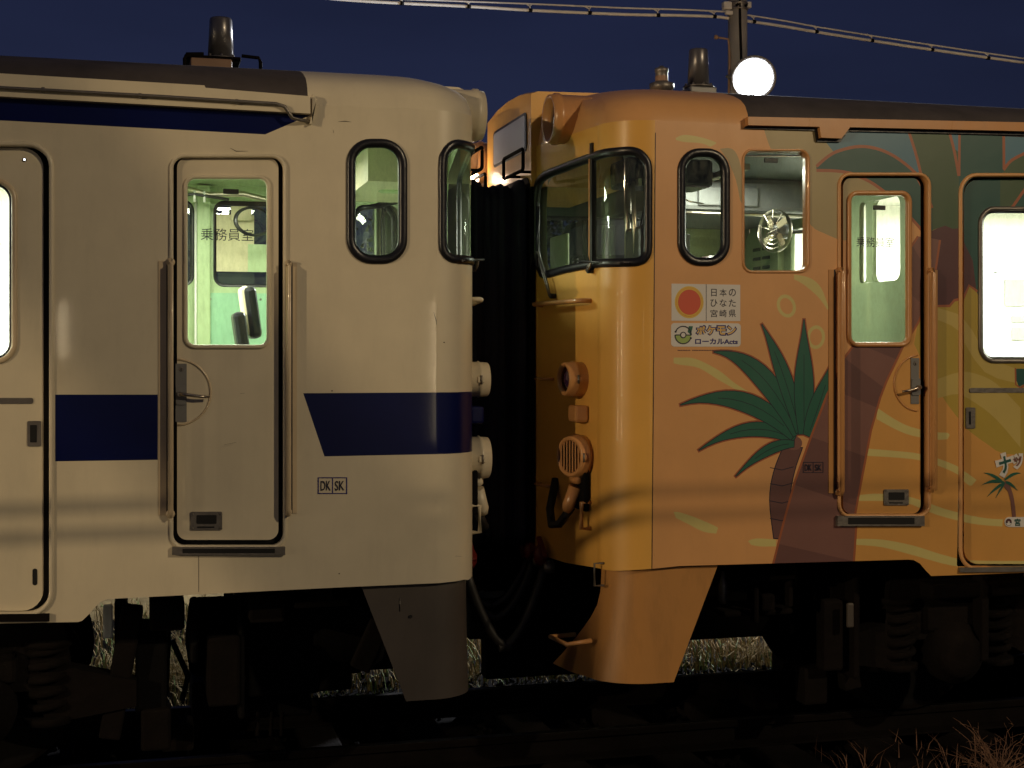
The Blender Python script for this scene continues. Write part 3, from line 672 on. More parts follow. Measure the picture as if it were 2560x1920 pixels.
def front_fittings(root, car, mb_, live):
    mp = mb_
    for z in (2.33,):
        mb = MB(); pts = [car.P(-.42, z, 0), car.P(-.42, z, .05), car.P(-.47, z, .06), car.P(-.98, z, .06), car.P(-1.0, z, .05), car.P(-1.0, z, 0)]; mb.tube(pts, .0125, mp, 10); part(mb, 'hand_bar', root)
    for z in (1.93, 1.36):
        mb = MB(); mb.tube([car.P(-.86, z, .0), car.P(-.86, z, .035), car.P(-1.02, z, .035), car.P(-1.02, z, 0)], .008, mp, 8); part(mb, 'foot_rung', root)
    # wipers
    for (a, b, c) in (((-.84, 2.33), (-.99, 2.62), (-.99, 2.86)), ((-.40, 2.44), (-.34, 2.52), (-.12, 2.50))):
        mb = MB(); A = car.P(a[0], a[1] + .04, .03); B = car.P(b[0], b[1], .035); C = car.P(c[0], c[1], .03)
        mb.cyl(car.P(a[0], a[1] + .04, -.005), A, .014, M['rubber']); mb.tube([A, A.lerp(B, .3) + Vector((0, -.012, 0)), B], .0055, M['dsteel'], 8)
        mb.tube([A + Vector((0, .022, 0)), B + Vector((0, .022, 0))], .0045, M['dsteel'], 8)
        D = B + (C - B) * -.35; mb.tube([D, C], .006, M['rubber'], 8); part(mb, 'wiper', root)
    # cable socket box and round fittings low on the front
    p = car.P(-.52, 1.42, 0); n = Vector((-car.d, 0, 0))
    mb = MB(); mb.box(p + n * .01, (.03, .22, .30), M['under'], bev=.01); mb.box(p + n * .03 + Vector((0, -.02, .03)), (.05, .09, .10), mp, Matrix.Rotation(R(25 * car.d), 3, 'Y'), bev=.02); mb.lathe(p + n * .04 + Vector((0, -.02, -.03)), (-car.d * .3, .2, -.9), [(0, .035), (.11, .032), (.14, .02)], mp, 20)
    o = part(mb, 'jumper_socket', root)
    mb = MB(); A = p + n * .05 + Vector((0, .02, -.14)); mb.tube([A, A + n * .05 + Vector((0, .05, -.09)), A + n * .07 + Vector((0, .12, -.10)), A + n * .05 + Vector((0, .22, -.03)), A + Vector((0, .28, .12))], .022, M['hose'], 10); sub(mb, 'jumper_cable', o, root)
    mb = MB(); q = car.P(-.42, 1.25, 0); mb.tube([q + Vector((0, 0, .065)), q + n * .05 + Vector((0, 0, .065)), q + n * .05 - Vector((0, 0, .065)), q - Vector((0, 0, .065))], .012, mp, 10); part(mb, 'lifting_handle', root)
    # box under the lamp
    p = car.P(-.50, 1.76, 0); mb = MB(); mb.box(p + n * .03, (.07, .13, .085), M['blue'] if car is LC else mp, bev=.012); part(mb, 'bell_box', root)
def sign_box(root, car, m):
    d = car.d; x = car.X0; mb = MB()
    prof = [(-.03, 2.98), (-.03, 3.485), (.01, 3.50), (.50, 3.51), (.50, 2.98)]
    # arched top: several slices across
    ys = [YF, 1.2, YC, 1.7, HW - YF]; arch = [0, .035, .045, .035, 0]
    vs = []; n = 5
    for y, k in zip(ys, arch):
        for i, (a, z) in enumerate(prof): vs.append((x + d * a, y, z + (k if 0 < i < 4 else 0)))
    fs = [[j * n + i, j * n + (i + 1) % n, (j + 1) * n + (i + 1) % n, (j + 1) * n + i] for j in range(4) for i in range(n)] + [list(range(n)), list(range(4 * n, 5 * n))[::-1]]
    mb.add(vs, fs, m); o = part(mb, 'sign_housing', root)
    # destination blind
    y0, y1, z0, z1 = 1.03, 1.77, 3.185, 3.40; xx = x - d * .032
    mb = MB(); fn = lambda a, b, h: Vector((xx - d * h, a, b)); q = fillet([(y0, z0), (y1, z0), (y1, z1), (y0, z1)], .03, 4)
    mb.prism(q, fn, 0, .006, M['rubber']); s_ = sub(mb, 'blind_frame', o, root)
    mb = MB(); q = fillet([(y0 + .018, z0 + .016), (y1 - .018, z0 + .016), (y1 - .018, z1 - .016), (y0 + .018, z1 - .016)], .02, 4); mb.prism(q, fn, .0062, .009, M['sign']); sub(mb, 'destination_blind', o, root)
    for (yy0, yy1, zz) in ((.86, 1.28, 3.055), (1.72, 2.14, 3.03)):
        mb = MB(); c = .03; a0 = -.10; L = fillet([(yy0, zz), (yy1, zz), (yy1, zz + .115), (yy0, zz + .115)], .02, 3)
        mb.tube([(x + d * a0, yv, zv) for yv, zv in L], .010, M['under2'], 8, closed=True)
        for yv in (yy0 + .1, yy1 - .1): mb.cyl((x + d * a0, yv, zz + .003), (x + d * .01, yv, zz + .003), .008, M['under2'])
        part(mb, 'roof_step', root)
def interior(root, car, nearholes, farholes, aP, label, opening):
    """cab lining, floor, ceiling, partition"""
    d = car.d; X = lambda a: car.X0 + d * a; sP = aP - A0 - AR
    mb = MB(); skin(mb, car, [(SMIN, 1.08), (sP, 1.08), (sP, EAVE), (SMIN, EAVE)], M['green'], nearholes, h=-.065)
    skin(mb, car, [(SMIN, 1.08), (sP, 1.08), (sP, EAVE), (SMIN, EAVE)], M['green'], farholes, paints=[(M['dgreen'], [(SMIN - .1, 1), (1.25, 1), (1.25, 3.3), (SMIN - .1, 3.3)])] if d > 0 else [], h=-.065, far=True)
    skinobj(mb, 'cab_lining', car, root, root, -1)
    mb = MB(); skin(mb, car, [(sP + .06, 1.08), (8, 1.08), (8, EAVE), (sP + .06, EAVE)], M['wwall'], nearholes, h=-.066)
    skin(mb, car, [(sP + .06, 1.08), (8, 1.08), (8, EAVE), (sP + .06, EAVE)], M['wwall'], [], h=-.066, far=True)
    mb.b2(X(8.4), X(8.34), .07, 2.83, 1.08, EAVE, M['wwall'])
    skinobj(mb, 'saloon_lining', car, root, root, -1)
    mb = MB(); mb.b2(X(.36), X(8.4), .08, 2.82, 1.06, 1.11, M['floor']); mb.b2(X(.15), X(.36), .4, 2.5, 1.07, 1.11, M['floor']); part(mb, 'cab_floor', root)
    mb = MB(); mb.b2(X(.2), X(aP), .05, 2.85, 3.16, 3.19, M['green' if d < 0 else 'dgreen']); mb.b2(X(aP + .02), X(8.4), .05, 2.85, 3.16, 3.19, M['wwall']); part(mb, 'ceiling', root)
    # partition with openings
    mb = MB(); fn = lambda y, z, h: Vector((X(aP) + d * h, y, z))
    vs = [Vector(p) for p in [(.07, 1.1), (2.83, 1.1), (2.83, 3.17), (.07, 3.17)]]; es = [(0, 1), (1, 2), (2, 3), (3, 0)]
    for (y0, y1, z0, z1) in opening:
        b = len(vs); pp = fillet([(y0, z0), (y1, z0), (y1, z1), (y0, z1)], .06, 5); vs += [Vector(p) for p in pp]; es += [(b + i, b + (i + 1) % len(pp)) for i in range(len(pp))]
    V, E, Fc, *_ = delaunay_2d_cdt(vs, es, [], 0, 1e-6); T = []
    for f in Fc:
        cx = sum(V[i].x for i in f) / len(f); cy = sum(V[i].y for i in f) / len(f)
        if any(y0 < cx < y1 and z0 < cy < z1 for (y0, y1, z0, z1) in opening): continue
        T.append(list(f))
    mb.add([fn(v.x, v.y, 0) for v in V], T, M['green']); mb.add([fn(v.x, v.y, .03) for v in V], T, M['wwall'])
    return part(mb, 'cab_partition', root, recalc=False)

# ================================================================== LEFT CAR (cream with blue bands)
C = LC; ROOT = LR = thing('railcar', 'cream diesel railcar with dark blue bands, standing on the left', 'train car', (-3, 1.45, 0))
S = C.S
bot = [(12.2, .93)] + [S(*p) for p in ((20, 1558), (195, 1555))] + smooth([S(*p) for p in ((205, 1552), (222, 1536), (240, 1516), (254, 1504), (272, 1498), (300, 1496))], 3) + [S(860, 1468), S(1089, 1458), S(1160, 1449)] + [(u, z + .0) for u, z in FRONTBOT[::-1]]
zc = S(1178, 1446)
bot = bot[:-4] + [(-.20, zc[1]), (-L1, FRONTBOT[3][1]), (-.62, FRONTBOT[2][1]), (-.95, FRONTBOT[1][1]), (SMIN, FRONTBOT[0][1])]
OUT = orient([(12.2, EAVE), (SMIN, EAVE)][::-1] + bot[::1]) if False else orient(bot + [(SMIN, EAVE), (12.2, EAVE)])
OPL = (430, 391, 711, 1366); PD = (-330, 364, 124, 1533)
OVL = orient(offs(quadpx(C, 865, 346, 1019, 661, .118, 8), -.020)); WSL = WS
CREAM = []
def rg(m, p): CREAM.append((M[m], orient(p)))
rg('blue', [S(138, 986.5), S(394, 986.5), S(394, 1149.5), S(138, 1153.5)])
z1 = S(1130, 980.5)[1]; z0 = S(1130, 1134)[1]
rg('blue', [S(758, 983), (-.05, z1), (SMIN, z1), (SMIN, z0), (-.05, z0), S(811, 1141)])
rg('blue', [S(0, 240), S(774, 285), S(774, 289), S(735, 305), S(663, 336), S(0, 301), (12.2, S(0, 301)[1]), (12.2, S(0, 240)[1])])
mb = MB(); HL = [quadpx(C, *OPL, .055), quadpx(C, *PD, .09), OVL, WSL]
skin(mb, C, OUT, M['cream'], HL, CREAM)
xs_ = lambda x: C.X(x)
def zrect(x0, x1, z0, z1, r=.07): return orient(fillet([(C.X(x0), z0), (C.X(x1), z0), (C.X(x1), z1), (C.X(x0), z1)], r))
FHL = [zrect(-.12, .32, 2.50, 3.06), zrect(.44, .95, 2.50, 3.06), WSL]
skin(mb, C, orient(far_outline()), M['cream'], FHL, far=True)
skinobj(mb, 'body', C, ROOT, ROOT)
mb = MB(); roofmesh(C, mb, C.X(at(770, 200, 0).x), mcap=M['cream'], mdark=M['roofdark']); rf = part(mb, 'roof', ROOT, recalc=True)
# gutter board with conduit
mb = MB(); mb.prism([S(-40, 243), S(773, 288), S(773, 245), S(513, 224), S(510, 218), S(-40, 186)], C.P, 0, .045, M['cream'])
mb.prism([(12.2, S(-40, 243)[1]), S(-40.1, 243), S(-40.1, 186), (12.2, S(-40, 186)[1])], C.P, 0, .045, M['cream'])
g = part(mb, 'rain_gutter', ROOT)
mb = MB(); a = S(-40, 223); mb.tube([C.P(12, a[1], .058), C.P(a[0], a[1], .058)] + [C.P(*S(*p), .058) for p in ((400, 247), (688, 265))] + [C.P(*S(708, 272), .06), C.P(*S(728, 299), .05), C.P(*S(750, 303), .03), C.P(*S(778, 305), .004)], .0085, M['dsteel'], 8)
for k in (0, 3, 6):
    p = C.P(*S(110 + k * 80, 230 + k * 4.9), .052); mb.box(p, (.016, .016, .022), M['dsteel'], bev=.003)
sub(mb, 'conduit', g, ROOT)
mb = MB(); mb.prism([S(772, 312), S(778, 312), S(779, 238), (S(790, 250)), S(787, 262)], C.P, .0, .03, M['cream']); sub(mb, 'end_cap', g, ROOT)
# windows
wf = window(ROOT, C, OVL); pane(ROOT, C, OVL, wf)
wf = window(ROOT, C, WSL, 'windscreen'); pane(ROOT, C, WSL, wf, g='glass')
for p in FHL[:2]: wf = window(ROOT, C, p, far=True); pane(ROOT, C, p, wf, far=True, g='glassk')
wf = window(ROOT, C, WSL, 'windscreen', far=True); pane(ROOT, C, WSL, wf, far=True)
CDSEC = [(.010, -.018), (.010, -.010), (.002, -.006), (-.006, -.010), (-.008, -.018), (-.008, -.034), (.010, -.034)]
crew_door(ROOT, C, OPL, (443, 393, 697, 1351), (465, 442, 672, 866), M['cream'], [], (439, 909, 467, 1055), (449, 985, 523, 992, 440, 964, 466, 1012), (443, 981, 84, -88, 88), (477, 1280, 556, 1326), (430, 1366, 712, 1386), (569, 585, 31), CDSEC, M['cream'], M['pipe_c'])
PSEC = [(.020, -.0), (.018, .009), (.006, .012), (-.004, .006), (-.006, -.006)]
slide_door(ROOT, C, PD, (-330, 367, 107, 1530), (-215, 453, 30, 900), M['cream'], [], PSEC, M['pipe_c'], (-120, 995, 82, 1010), (67, 1053, 102, 1117), (80, 1424, 92, 1466))
mb = MB(); q = [S(-420, 1556), S(124, 1552), S(124, 1533), S(-420, 1537)]; mb.prism(q, C.P, -.04, .018, M['under2']); part(mb, 'door_step', ROOT)
mb = MB(); p = C.P(*S(60, 397), -.028); mb.lathe(p, (0, -1, 0), [(0, .009), (.004, .007)], M['dsteel'], 14); mb.lathe(p, (0, -1, 0), [(.0045, .004), (.0055, .003)], M['spark'], 10); part(mb, 'door_pilot_lamp', ROOT)
grab_rail(ROOT, C, (396, 420), 426, 652, 1288, M['pipe_c']); grab_rail(ROOT, C, (727, 742), 719, 657, 1283, M['pipe_c'])
mb = MB()
for a, b in (((794, 1193), (868, 1235)),):
    for x0, y0, x1, y1 in ((794, 1193, 868, 1195.6), (794, 1232.4, 868, 1235), (794, 1195.6, 797, 1232.4), (865, 1195.6, 868, 1232.4), (830, 1195.6, 832.6, 1232.4)):
        mb.prism([S(x0, y1), S(x1, y1), S(x1, y0), S(x0, y0)], C.P, .0005, .0015, M['indigo'])
text(mb, 'DK', 814, 1214, 24, M['ink'], wpx=25, off=.012); text(mb, 'SK', 849, 1214, 24, M['ink'], wpx=24, off=.012); part(mb, 'brake_marking', ROOT, recalc=False)
# scratches, chips and body seam, each on its own
for pts in (((846, 304), (862, 303), (878, 305)), ((833, 325), (834, 333)), ((1138, 1390), (1153, 1391)), ((575, 370), (590, 378), (620, 378)), ((600, 984), (612, 983)), ((560, 1112), (590, 1106)), ((1084, 780), (1090, 800), (1091, 812))):
    mb = MB(); q = stroke([S(*p) for p in pts], .0035, True); mb.add([C.P(u, z, .0012) for u, z in q], [list(range(len(q)))], M['seam']); part(mb, 'scratch', ROOT, recalc=False)
mb = MB(); mb.prism([S(496, 1480), S(497, 1480), S(497, 1390), S(496, 1390)], C.P, .0004, .0012, M['dsteel']); part(mb, 'weld_seam', ROOT, recalc=False)
for p in ((830, 977), (740, 690), (1110, 856), (848, 1434)): mb = MB(); mb.lathe(C.P(*S(*p), 0), (0, -1, 0), [(0, .003), (.0015, .003)], M['seam'], 8); part(mb, 'paint_chip', ROOT, recalc=False)
# front
sign_box(ROOT, C, M['cream']); 
for y in (.60, HW - .60): headlight(ROOT, C, y, 3.29, M['cream'])
def bydia(C, s, z, dia, depth, m, nm, kd):
    """round fitting at skin position (s, z)"""
    p = C.P(s, z); n = Vector((-C.d, (-.45 if kd == 'grille' else -.12) if C is RC else -.03, 0)).normalized(); k = dia / 2
    mb = MB(); mb.lathe(p - n * .1, n, [(0, k), (.1 + depth * .45, k), (.1 + depth * .5, k * 1.07), (.1 + depth * .58, k), (.1 + depth * .96, k * .97), (.1 + depth, k * .92), (.1 + depth, k * .80), (.1 + depth - .02, k * .76)], m, 32, cap=False)
    o = part(mb, nm, ROOT); mb = MB()
    if kd == 'lens': mb.lathe(p + n * (depth - .04), n, [(0, k * .77), (.015, k * .6), (.026, k * .3), (.028, .002)], M['lens'], 28); sub(mb, 'lens', o, ROOT)
    elif kd == 'grille':
        mb.lathe(p + n * (depth - .04), n, [(0, k * .78), (.004, k * .77)], M['black'], 28); sub(mb, 'throat', o, ROOT); mb = MB()
        for j in range(-3, 4):
            u_ = Vector((-n.y, n.x, 0)); mb.box(p + n * (depth - .006) + u_ * (j * k * .205), (.006, k * .085, 2 * k * .76 * math.sqrt(1 - (j / 4) ** 2)), m, Matrix.Rotation(math.atan2(n.y, n.x), 3, 'Z'), bev=.001)
        sub(mb, 'grille', o, ROOT)
    if kd:
        mb = MB(); q = p + n * depth * .45 + Vector((0, -k * 1.0, 0)); mb.box(q, (.035, .014, .03), m, bev=.004); mb.cyl(q + Vector((0, -.006, -.022)), q + Vector((0, -.006, .022)), .006, M['dsteel']); sub(mb, 'clasp', o, ROOT)
    return o
def ends(C, m):
    bydia(C, -.53, 1.935, .175, .100, m, 'tail_lamp', 'lens'); bydia(C, -.50, 1.545, .21, .100, m, 'horn', 'grille')
    front_fittings(ROOT, C, m, False); coupler(ROOT, C, -1)
ends(C, M['cream'])
# aerial on the roof
def aerial(root, px, py0, py1, pxb0, pxb1, r0, label, frame):
    c = at(px, py1, 1.45); top = at(px, py0, 1.45).z; mb = MB()
    mb.lathe((c.x, 1.45, c.z), (0, 0, 1), [(0, r0), (top - c.z - .012, r0 * .86), (top - c.z - .003, r0 * .80), (top - c.z, r0 * .55)], M['aer'], 36)
    o = part(mb, 'radio_aerial', root); mb = MB()
    for k in range(8): t = k * math.pi / 4; mb.cyl((c.x + r0 * 1.22 * math.cos(t), 1.45 + r0 * 1.22 * math.sin(t), c.z - .015), (c.x + r0 * 1.22 * math.cos(t), 1.45 + r0 * 1.22 * math.sin(t), c.z + .012), .007, M['dsteel'], n=8)
    mb.cyl((c.x, 1.45, c.z - .012), (c.x, 1.45, c.z), r0 * 1.4, M['dsteel'], n=28)
    if frame:
        mb.box((c.x - .05, 1.45, c.z - .028), (.30, .30, .025), M['under2'], bev=.006)
        for sx in (-1, 1):
            for yy in (1.25, 1.65): mb.tube([(c.x + sx * .10, yy, c.z - .02), (c.x + sx * .19, yy, c.z - .026), (c.x + sx * .20, yy, c.z - .05), (c.x + sx * .20, yy, c.z - .13)], .010, M['under2'], 8)
        mb.box((c.x - .06, 1.30, c.z - .07), (.22, .10, .06), M['copper'], bev=.01)
    else: mb.box((c.x, 1.45, c.z - .05), (.17, .17, .07), M['grey'], bev=.008)
    sub(mb, 'mount', o, root)
M['aer'] = mat('aerial_shell', (.16, .15, .15), rough=.32, metal=.6, coat=.4, var=.1); M['copper'] = mat('tan_box', (.30, .18, .11), rough=.6)
aerial(ROOT, 552, 45, 147, 0, 0, .071, '', True)
# skirt (snow plough), dull grey
def skirt(car, m, Lp, Rp, z0, flare, fw=.35):
    """curved plate under the car end: side polygon from pixels, carried round the corner"""
    mb = MB(); n = 10
    zt = car.S(*Lp[0])[1] + .03; rows = 8; ucs = []
    def uL(z):
        (ua, za), (ub, zb) = car.S(*Rp[0]), car.S(*Rp[1]); return ua + (ub - ua) * (za - z) / (za - zb)
    vs = []; cols = [None] * 23
    ng = []
    for r_ in range(rows + 1):
        t = r_ / rows; z = zt + (z0 - zt) * t; u0 = uL(z)
        uf = -(L1 + .005 + fw * max(0, (t - .30) / .70) ** 1.3)
        us = [u0 * (1 - i / 6) for i in range(6)] + [-L1 * i / 10 for i in range(11)] + [-L1 + (uf + L1) * i / 6 for i in range(1, 7)]
        for u in us:
            p = car.P(u, z, -.03); k = max(0, min(1, -u / .5)) ; p.x -= car.d * flare * (t ** 1.6) * k; vs.append(p)
    nc = len(cols); fs = [[r_ * nc + i, r_ * nc + i + 1, (r_ + 1) * nc + i + 1, (r_ + 1) * nc + i] for r_ in range(rows) for i in range(nc - 1)]
    mb.add(vs, fs, m, True); vb = [Vector((v.x + car.d * .012 * 0, v.y + .012, v.z)) for v in vs]; mb.add(vb, [f[::-1] for f in fs], m, True)
    # mirrored half
    part(mb, 'snow_plough', ROOT)
    mb = MB(); mv = [Vector((v.x, HW - v.y, v.z)) for v in vs]; mb.add(mv, fs, m, True)
    return part(mb, 'snow_plough', ROOT)
skirt(C, M['skirtd'], [(1159, 1461), (1173, 1740)], [(906, 1469), (1011, 1738)], .44, .02, .15)
mb = MB()
for p in ((1003, 1490, 1.), ): 
    c = C.P(*S(1003, 1498), .004 - .03); mb.cyl(c, c + Vector((0, 0, -.06)), .002, M['dsteel'])
c = C.P(*S(1029, 1544), -.028); mb.lathe(c, (0, -1, 0), [(0, .009), (.003, .008)], M['black'], 12); part(mb, 'plough_bolt', ROOT)
# inside the cab
interior(ROOT, C, HL, FHL, 1.97, '', [(1.05, 1.85, 1.15, 3.02)])
mb = MB(); mb.b2(.38, 1.1, 2.835, 2.80, 1.95, 2.46, M['mint']); 
for x in (.42, .74, 1.05): mb.lathe((x, 2.80, 2.42), (0, -1, 0), [(0, .008), (.004, .006)], M['dsteel'], 10)
mb.b2(.33, .42, 2.84, 2.76, 1.1, 3.15, M['green'], .01); mb.cyl((.325, 2.75, 1.1), (.325, 2.75, 3.05), .008, M['white']); part(mb, 'wall_panel', ROOT)
mb = MB(); mb.b2(.55, .68, 2.79, 2.775, 2.93, 3.02, M['yellowp'])
mb.b2(.46, .70, 2.832, 2.828, 2.60, 2.97, M['yellowp']); mb.b2(.66, .95, 2.826, 2.820, 2.60, 2.78, M['green']); part(mb, 'sun_blind', ROOT)
mb = MB(); mb.lathe((.67, 2.55, 2.90), (.35, -1, .1), [(0, .13), (.012, .135), (.02, .12), (.02, .11)], M['rubber'], 32, cap=False, sy=.72); part(mb, 'mirror_ring', ROOT)
mb = MB(); mb.tube([(.20, 2.6, 3.12), (.40, 2.6, 3.07), (.62, 2.6, 3.08), (.80, 2.6, 3.04), (.92, 2.6, 3.0)], .018, M['steel'], 8); mb.tube([(.1, 2.5, 3.02), (.3, 2.5, 3.06), (.52, 2.5, 3.03)], .010, M['rubber'], 8)
for x in (.31, .37): mb.cyl((x, 2.5, 3.01), (x, 2.5, 3.08), .008, M['white'])
part(mb, 'ceiling_pipe', ROOT)
mb = MB(); s_ = Matrix.Rotation(R(-8), 3, 'Y')
mb.box((.60, 1.75, 2.30), (.075, .30, .30), M['rubber'], s_, bev=.03); mb.box((.575, 1.75, 2.31), (.05, .27, .28), M['yellowp'], s_, bev=.02); mb.box((.53, 1.60, 2.19), (.07, .22, .22), M['rubber'], s_, bev=.025)
mb.box((.66, 1.7, 2.03), (.34, .34, .08), M['rubber'], bev=.03); mb.box((.60, 1.7, 2.07), (.14, .3, .05), M['white'], bev=.02); mb.cyl((.66, 1.75, 1.1), (.66, 1.75, 2.0), .04, M['dsteel']); part(mb, 'driver_seat', ROOT)
mb = MB(); mb.b2(1.02, 1.36, .75, 1.7, 1.1, 2.30, M['dgreen'], .03); mb.box((1.22, 1.3, 2.36), (.22, .5, .12), M['dgreen'], Matrix.Rotation(R(25), 3, 'Y'), bev=.02)
mb.cyl((1.33, .40, 2.20), (1.33, .40, 2.46), .008, M['rubber']); mb.lathe((1.33, .38, 2.48), (0, -1, 0), [(-.02, .012), (0, .024), (.02, .012)], M['rubber'], 16)
part(mb, 'driving_desk', ROOT)
mb = MB(); a = at(950, 478, 1.3); b = at(1018, 380, 1.3); mb.b2(a.x, b.x, 1.3, 1.42, a.z, 3.155, M['green'], .025)
a = at(968, 446, 1.298); b = at(996, 392, 1.298); mb.b2(a.x, b.x, 1.298, 1.296, a.z, min(3.15, b.z), M['paper']); mb.b2(a.x - .012, a.x + .004, 1.2955, 1.2935, a.z - .01, 3.15, M['red'])
for i in range(3):
    for j in range(2): mb.b2(a.x + .016 + i * .016, a.x + .024 + i * .016, 1.2955, 1.294, a.z + .03 + j * .035, a.z + .045 + j * .035, M['red'] if j else M['ink'])
part(mb, 'instruction_board', ROOT)
# saloon seen through the passenger door
mb = MB()
for z in (2.62, 2.70, 2.55): mb.cyl((-5, .9, z + .0), (-.75, .9, z), .012, M['steel'])
mb.b2(-5, -.9, 2.55, 2.83, 2.78, 2.81, M['dsteel'])
for k in range(10): mb.cyl((-5 + k * .42, 2.4, 2.75), (-5 + k * .42, 2.83, 2.75), .008, M['steel'])
part(mb, 'luggage_rack', ROOT)
mb = MB(); mb.b2(-5, -.9, 2.2, 2.8, 1.15, 1.55, M['sign'], .04); mb.b2(-5, -.9, 2.68, 2.82, 1.55, 2.05, M['sign'], .04); part(mb, 'bench_seat', ROOT)
mb = MB()
for x0 in (-4.2, -2.4): mb.b2(x0, x0 + 1.2, 2.832, 2.828, 2.15, 2.75, M['glassk'])
mb.b2(-4.4, -.9, 1.42, 1.48, 3.13, 3.15, M['tube']); part(mb, 'ceiling_tube', ROOT)
# ---- underframe
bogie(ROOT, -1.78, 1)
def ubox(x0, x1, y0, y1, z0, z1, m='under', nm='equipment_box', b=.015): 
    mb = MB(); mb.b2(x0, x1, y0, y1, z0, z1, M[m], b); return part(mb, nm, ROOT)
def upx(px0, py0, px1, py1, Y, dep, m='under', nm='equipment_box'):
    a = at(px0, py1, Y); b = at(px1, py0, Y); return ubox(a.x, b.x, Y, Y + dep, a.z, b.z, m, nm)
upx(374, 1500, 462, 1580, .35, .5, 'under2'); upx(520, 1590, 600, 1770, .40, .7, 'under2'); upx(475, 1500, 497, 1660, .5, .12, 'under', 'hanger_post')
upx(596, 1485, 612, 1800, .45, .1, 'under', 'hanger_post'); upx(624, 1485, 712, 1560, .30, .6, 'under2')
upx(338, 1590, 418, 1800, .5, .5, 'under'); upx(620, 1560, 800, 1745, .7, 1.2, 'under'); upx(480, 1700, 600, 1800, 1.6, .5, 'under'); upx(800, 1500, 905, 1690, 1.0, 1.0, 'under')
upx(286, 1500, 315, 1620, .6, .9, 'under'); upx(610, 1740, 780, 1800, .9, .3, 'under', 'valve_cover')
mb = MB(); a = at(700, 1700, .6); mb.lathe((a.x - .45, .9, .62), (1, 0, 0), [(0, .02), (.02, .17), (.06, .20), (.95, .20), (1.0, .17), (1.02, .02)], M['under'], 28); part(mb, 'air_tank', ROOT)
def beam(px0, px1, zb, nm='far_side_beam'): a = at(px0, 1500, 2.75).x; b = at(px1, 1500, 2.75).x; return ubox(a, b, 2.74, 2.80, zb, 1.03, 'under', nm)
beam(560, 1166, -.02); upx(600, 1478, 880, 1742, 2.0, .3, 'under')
upx(780, 1470, 1010, 1640, 1.2, .5, 'under'); upx(1172, 1492, 1290, 1600, 2.0, .4, 'under', 'gap_blocker'); upx(1215, 1500, 1460, 1700, 2.35, .15, 'under', 'back_blocker')  # coupler and end boxes here are added blockers that darken the gap
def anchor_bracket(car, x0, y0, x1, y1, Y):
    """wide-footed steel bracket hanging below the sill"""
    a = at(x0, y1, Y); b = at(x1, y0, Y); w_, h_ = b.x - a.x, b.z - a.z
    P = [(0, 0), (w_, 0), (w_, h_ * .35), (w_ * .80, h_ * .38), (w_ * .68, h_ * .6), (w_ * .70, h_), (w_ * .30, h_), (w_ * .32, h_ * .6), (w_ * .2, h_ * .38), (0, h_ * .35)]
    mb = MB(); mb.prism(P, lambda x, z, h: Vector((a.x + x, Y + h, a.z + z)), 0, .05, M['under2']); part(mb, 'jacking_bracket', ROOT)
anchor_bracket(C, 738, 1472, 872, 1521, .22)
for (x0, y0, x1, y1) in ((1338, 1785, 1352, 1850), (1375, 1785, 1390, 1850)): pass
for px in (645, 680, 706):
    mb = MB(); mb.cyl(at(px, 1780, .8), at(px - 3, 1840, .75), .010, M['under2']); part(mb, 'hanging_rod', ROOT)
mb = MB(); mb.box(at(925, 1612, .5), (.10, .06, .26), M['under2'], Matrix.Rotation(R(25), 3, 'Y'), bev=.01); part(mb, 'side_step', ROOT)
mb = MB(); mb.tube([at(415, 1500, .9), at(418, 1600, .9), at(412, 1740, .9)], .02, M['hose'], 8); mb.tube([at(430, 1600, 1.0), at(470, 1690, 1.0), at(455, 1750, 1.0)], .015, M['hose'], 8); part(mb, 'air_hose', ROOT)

# ================================================================== RIGHT CAR (orange picture livery)
C = RC; ROOT = RR = thing('railcar', 'orange diesel railcar wrapped in a painted palm tree scene, standing on the right', 'train car', (7, 1.45, 0))
S = C.S
bot = [S(2560, 1432), S(2328, 1440), S(2316, 1428), S(2300, 1409), S(2284, 1400), S(2270, 1399), S(1700, 1415), S(1600, 1424), S(1535, 1427)] + FRONTBOT[::-1] + [(SMIN, FRONTBOT[0][1] + .01)]
OUT = orient([(12.2, S(2560, 1432)[1])] + bot + [(SMIN, EAVE), (12.2, EAVE)])
OPR = (2099, 437, 2321, 1288); PR = (2404, 440, 2900, 1418); OVR = OV
SQ = quadpx(C, 1857, 374, 2022, 681, .05, 7)
PSq = quadpx(C, 2404, 441, 2900, 1418, .09)
# the wide door's seam leans slightly in the lens; follow it
PSq = orient(fillet([S(2392, 1416), S(2900, 1416), S(2900, 441), S(2410, 441)], [.01, .01, .09, .09]))
mb = MB(); HR = [quadpx(C, *OPR, .055), PSq, OVR, WS, SQ]
skin(mb, C, OUT, M['gold'], HR, PNT)
FHR = [orient(fillet([(.2, 2.45), (.75, 2.45), (.75, 3.02), (.2, 3.02)], .07)), WS]
skin(mb, C, orient(far_outline()), M['orange'], FHR, far=True)
skinobj(mb, 'body', C, ROOT, ROOT)
mb = MB(); roofmesh(C, mb, C.X(at(1872, 260, 0).x), mcap=M['orange'], mdark=M['roofdark']); part(mb, 'roof', ROOT)
mb = MB(); P_ = [S(1862, 316), S(2040, 320), S(2044, 347), S(2094, 349), S(2116, 321), S(2560, 331), (12.2, S(2560, 331)[1]), (12.2, S(2560, 309)[1]), S(2560, 309), S(1862, 295)]
mb.prism(P_, C.P, 0, .040, M['pipe_o']); part(mb, 'rain_gutter', ROOT)
mb = MB(); P2 = [S(1858, 322), S(2036, 327), S(2040, 355), S(2098, 356), S(2120, 329), S(2560, 339), S(2560, 331.5), S(2116, 321.5), S(2094, 349.5), S(2044, 347.5), S(2040, 320.5), S(1862, 316.5)]
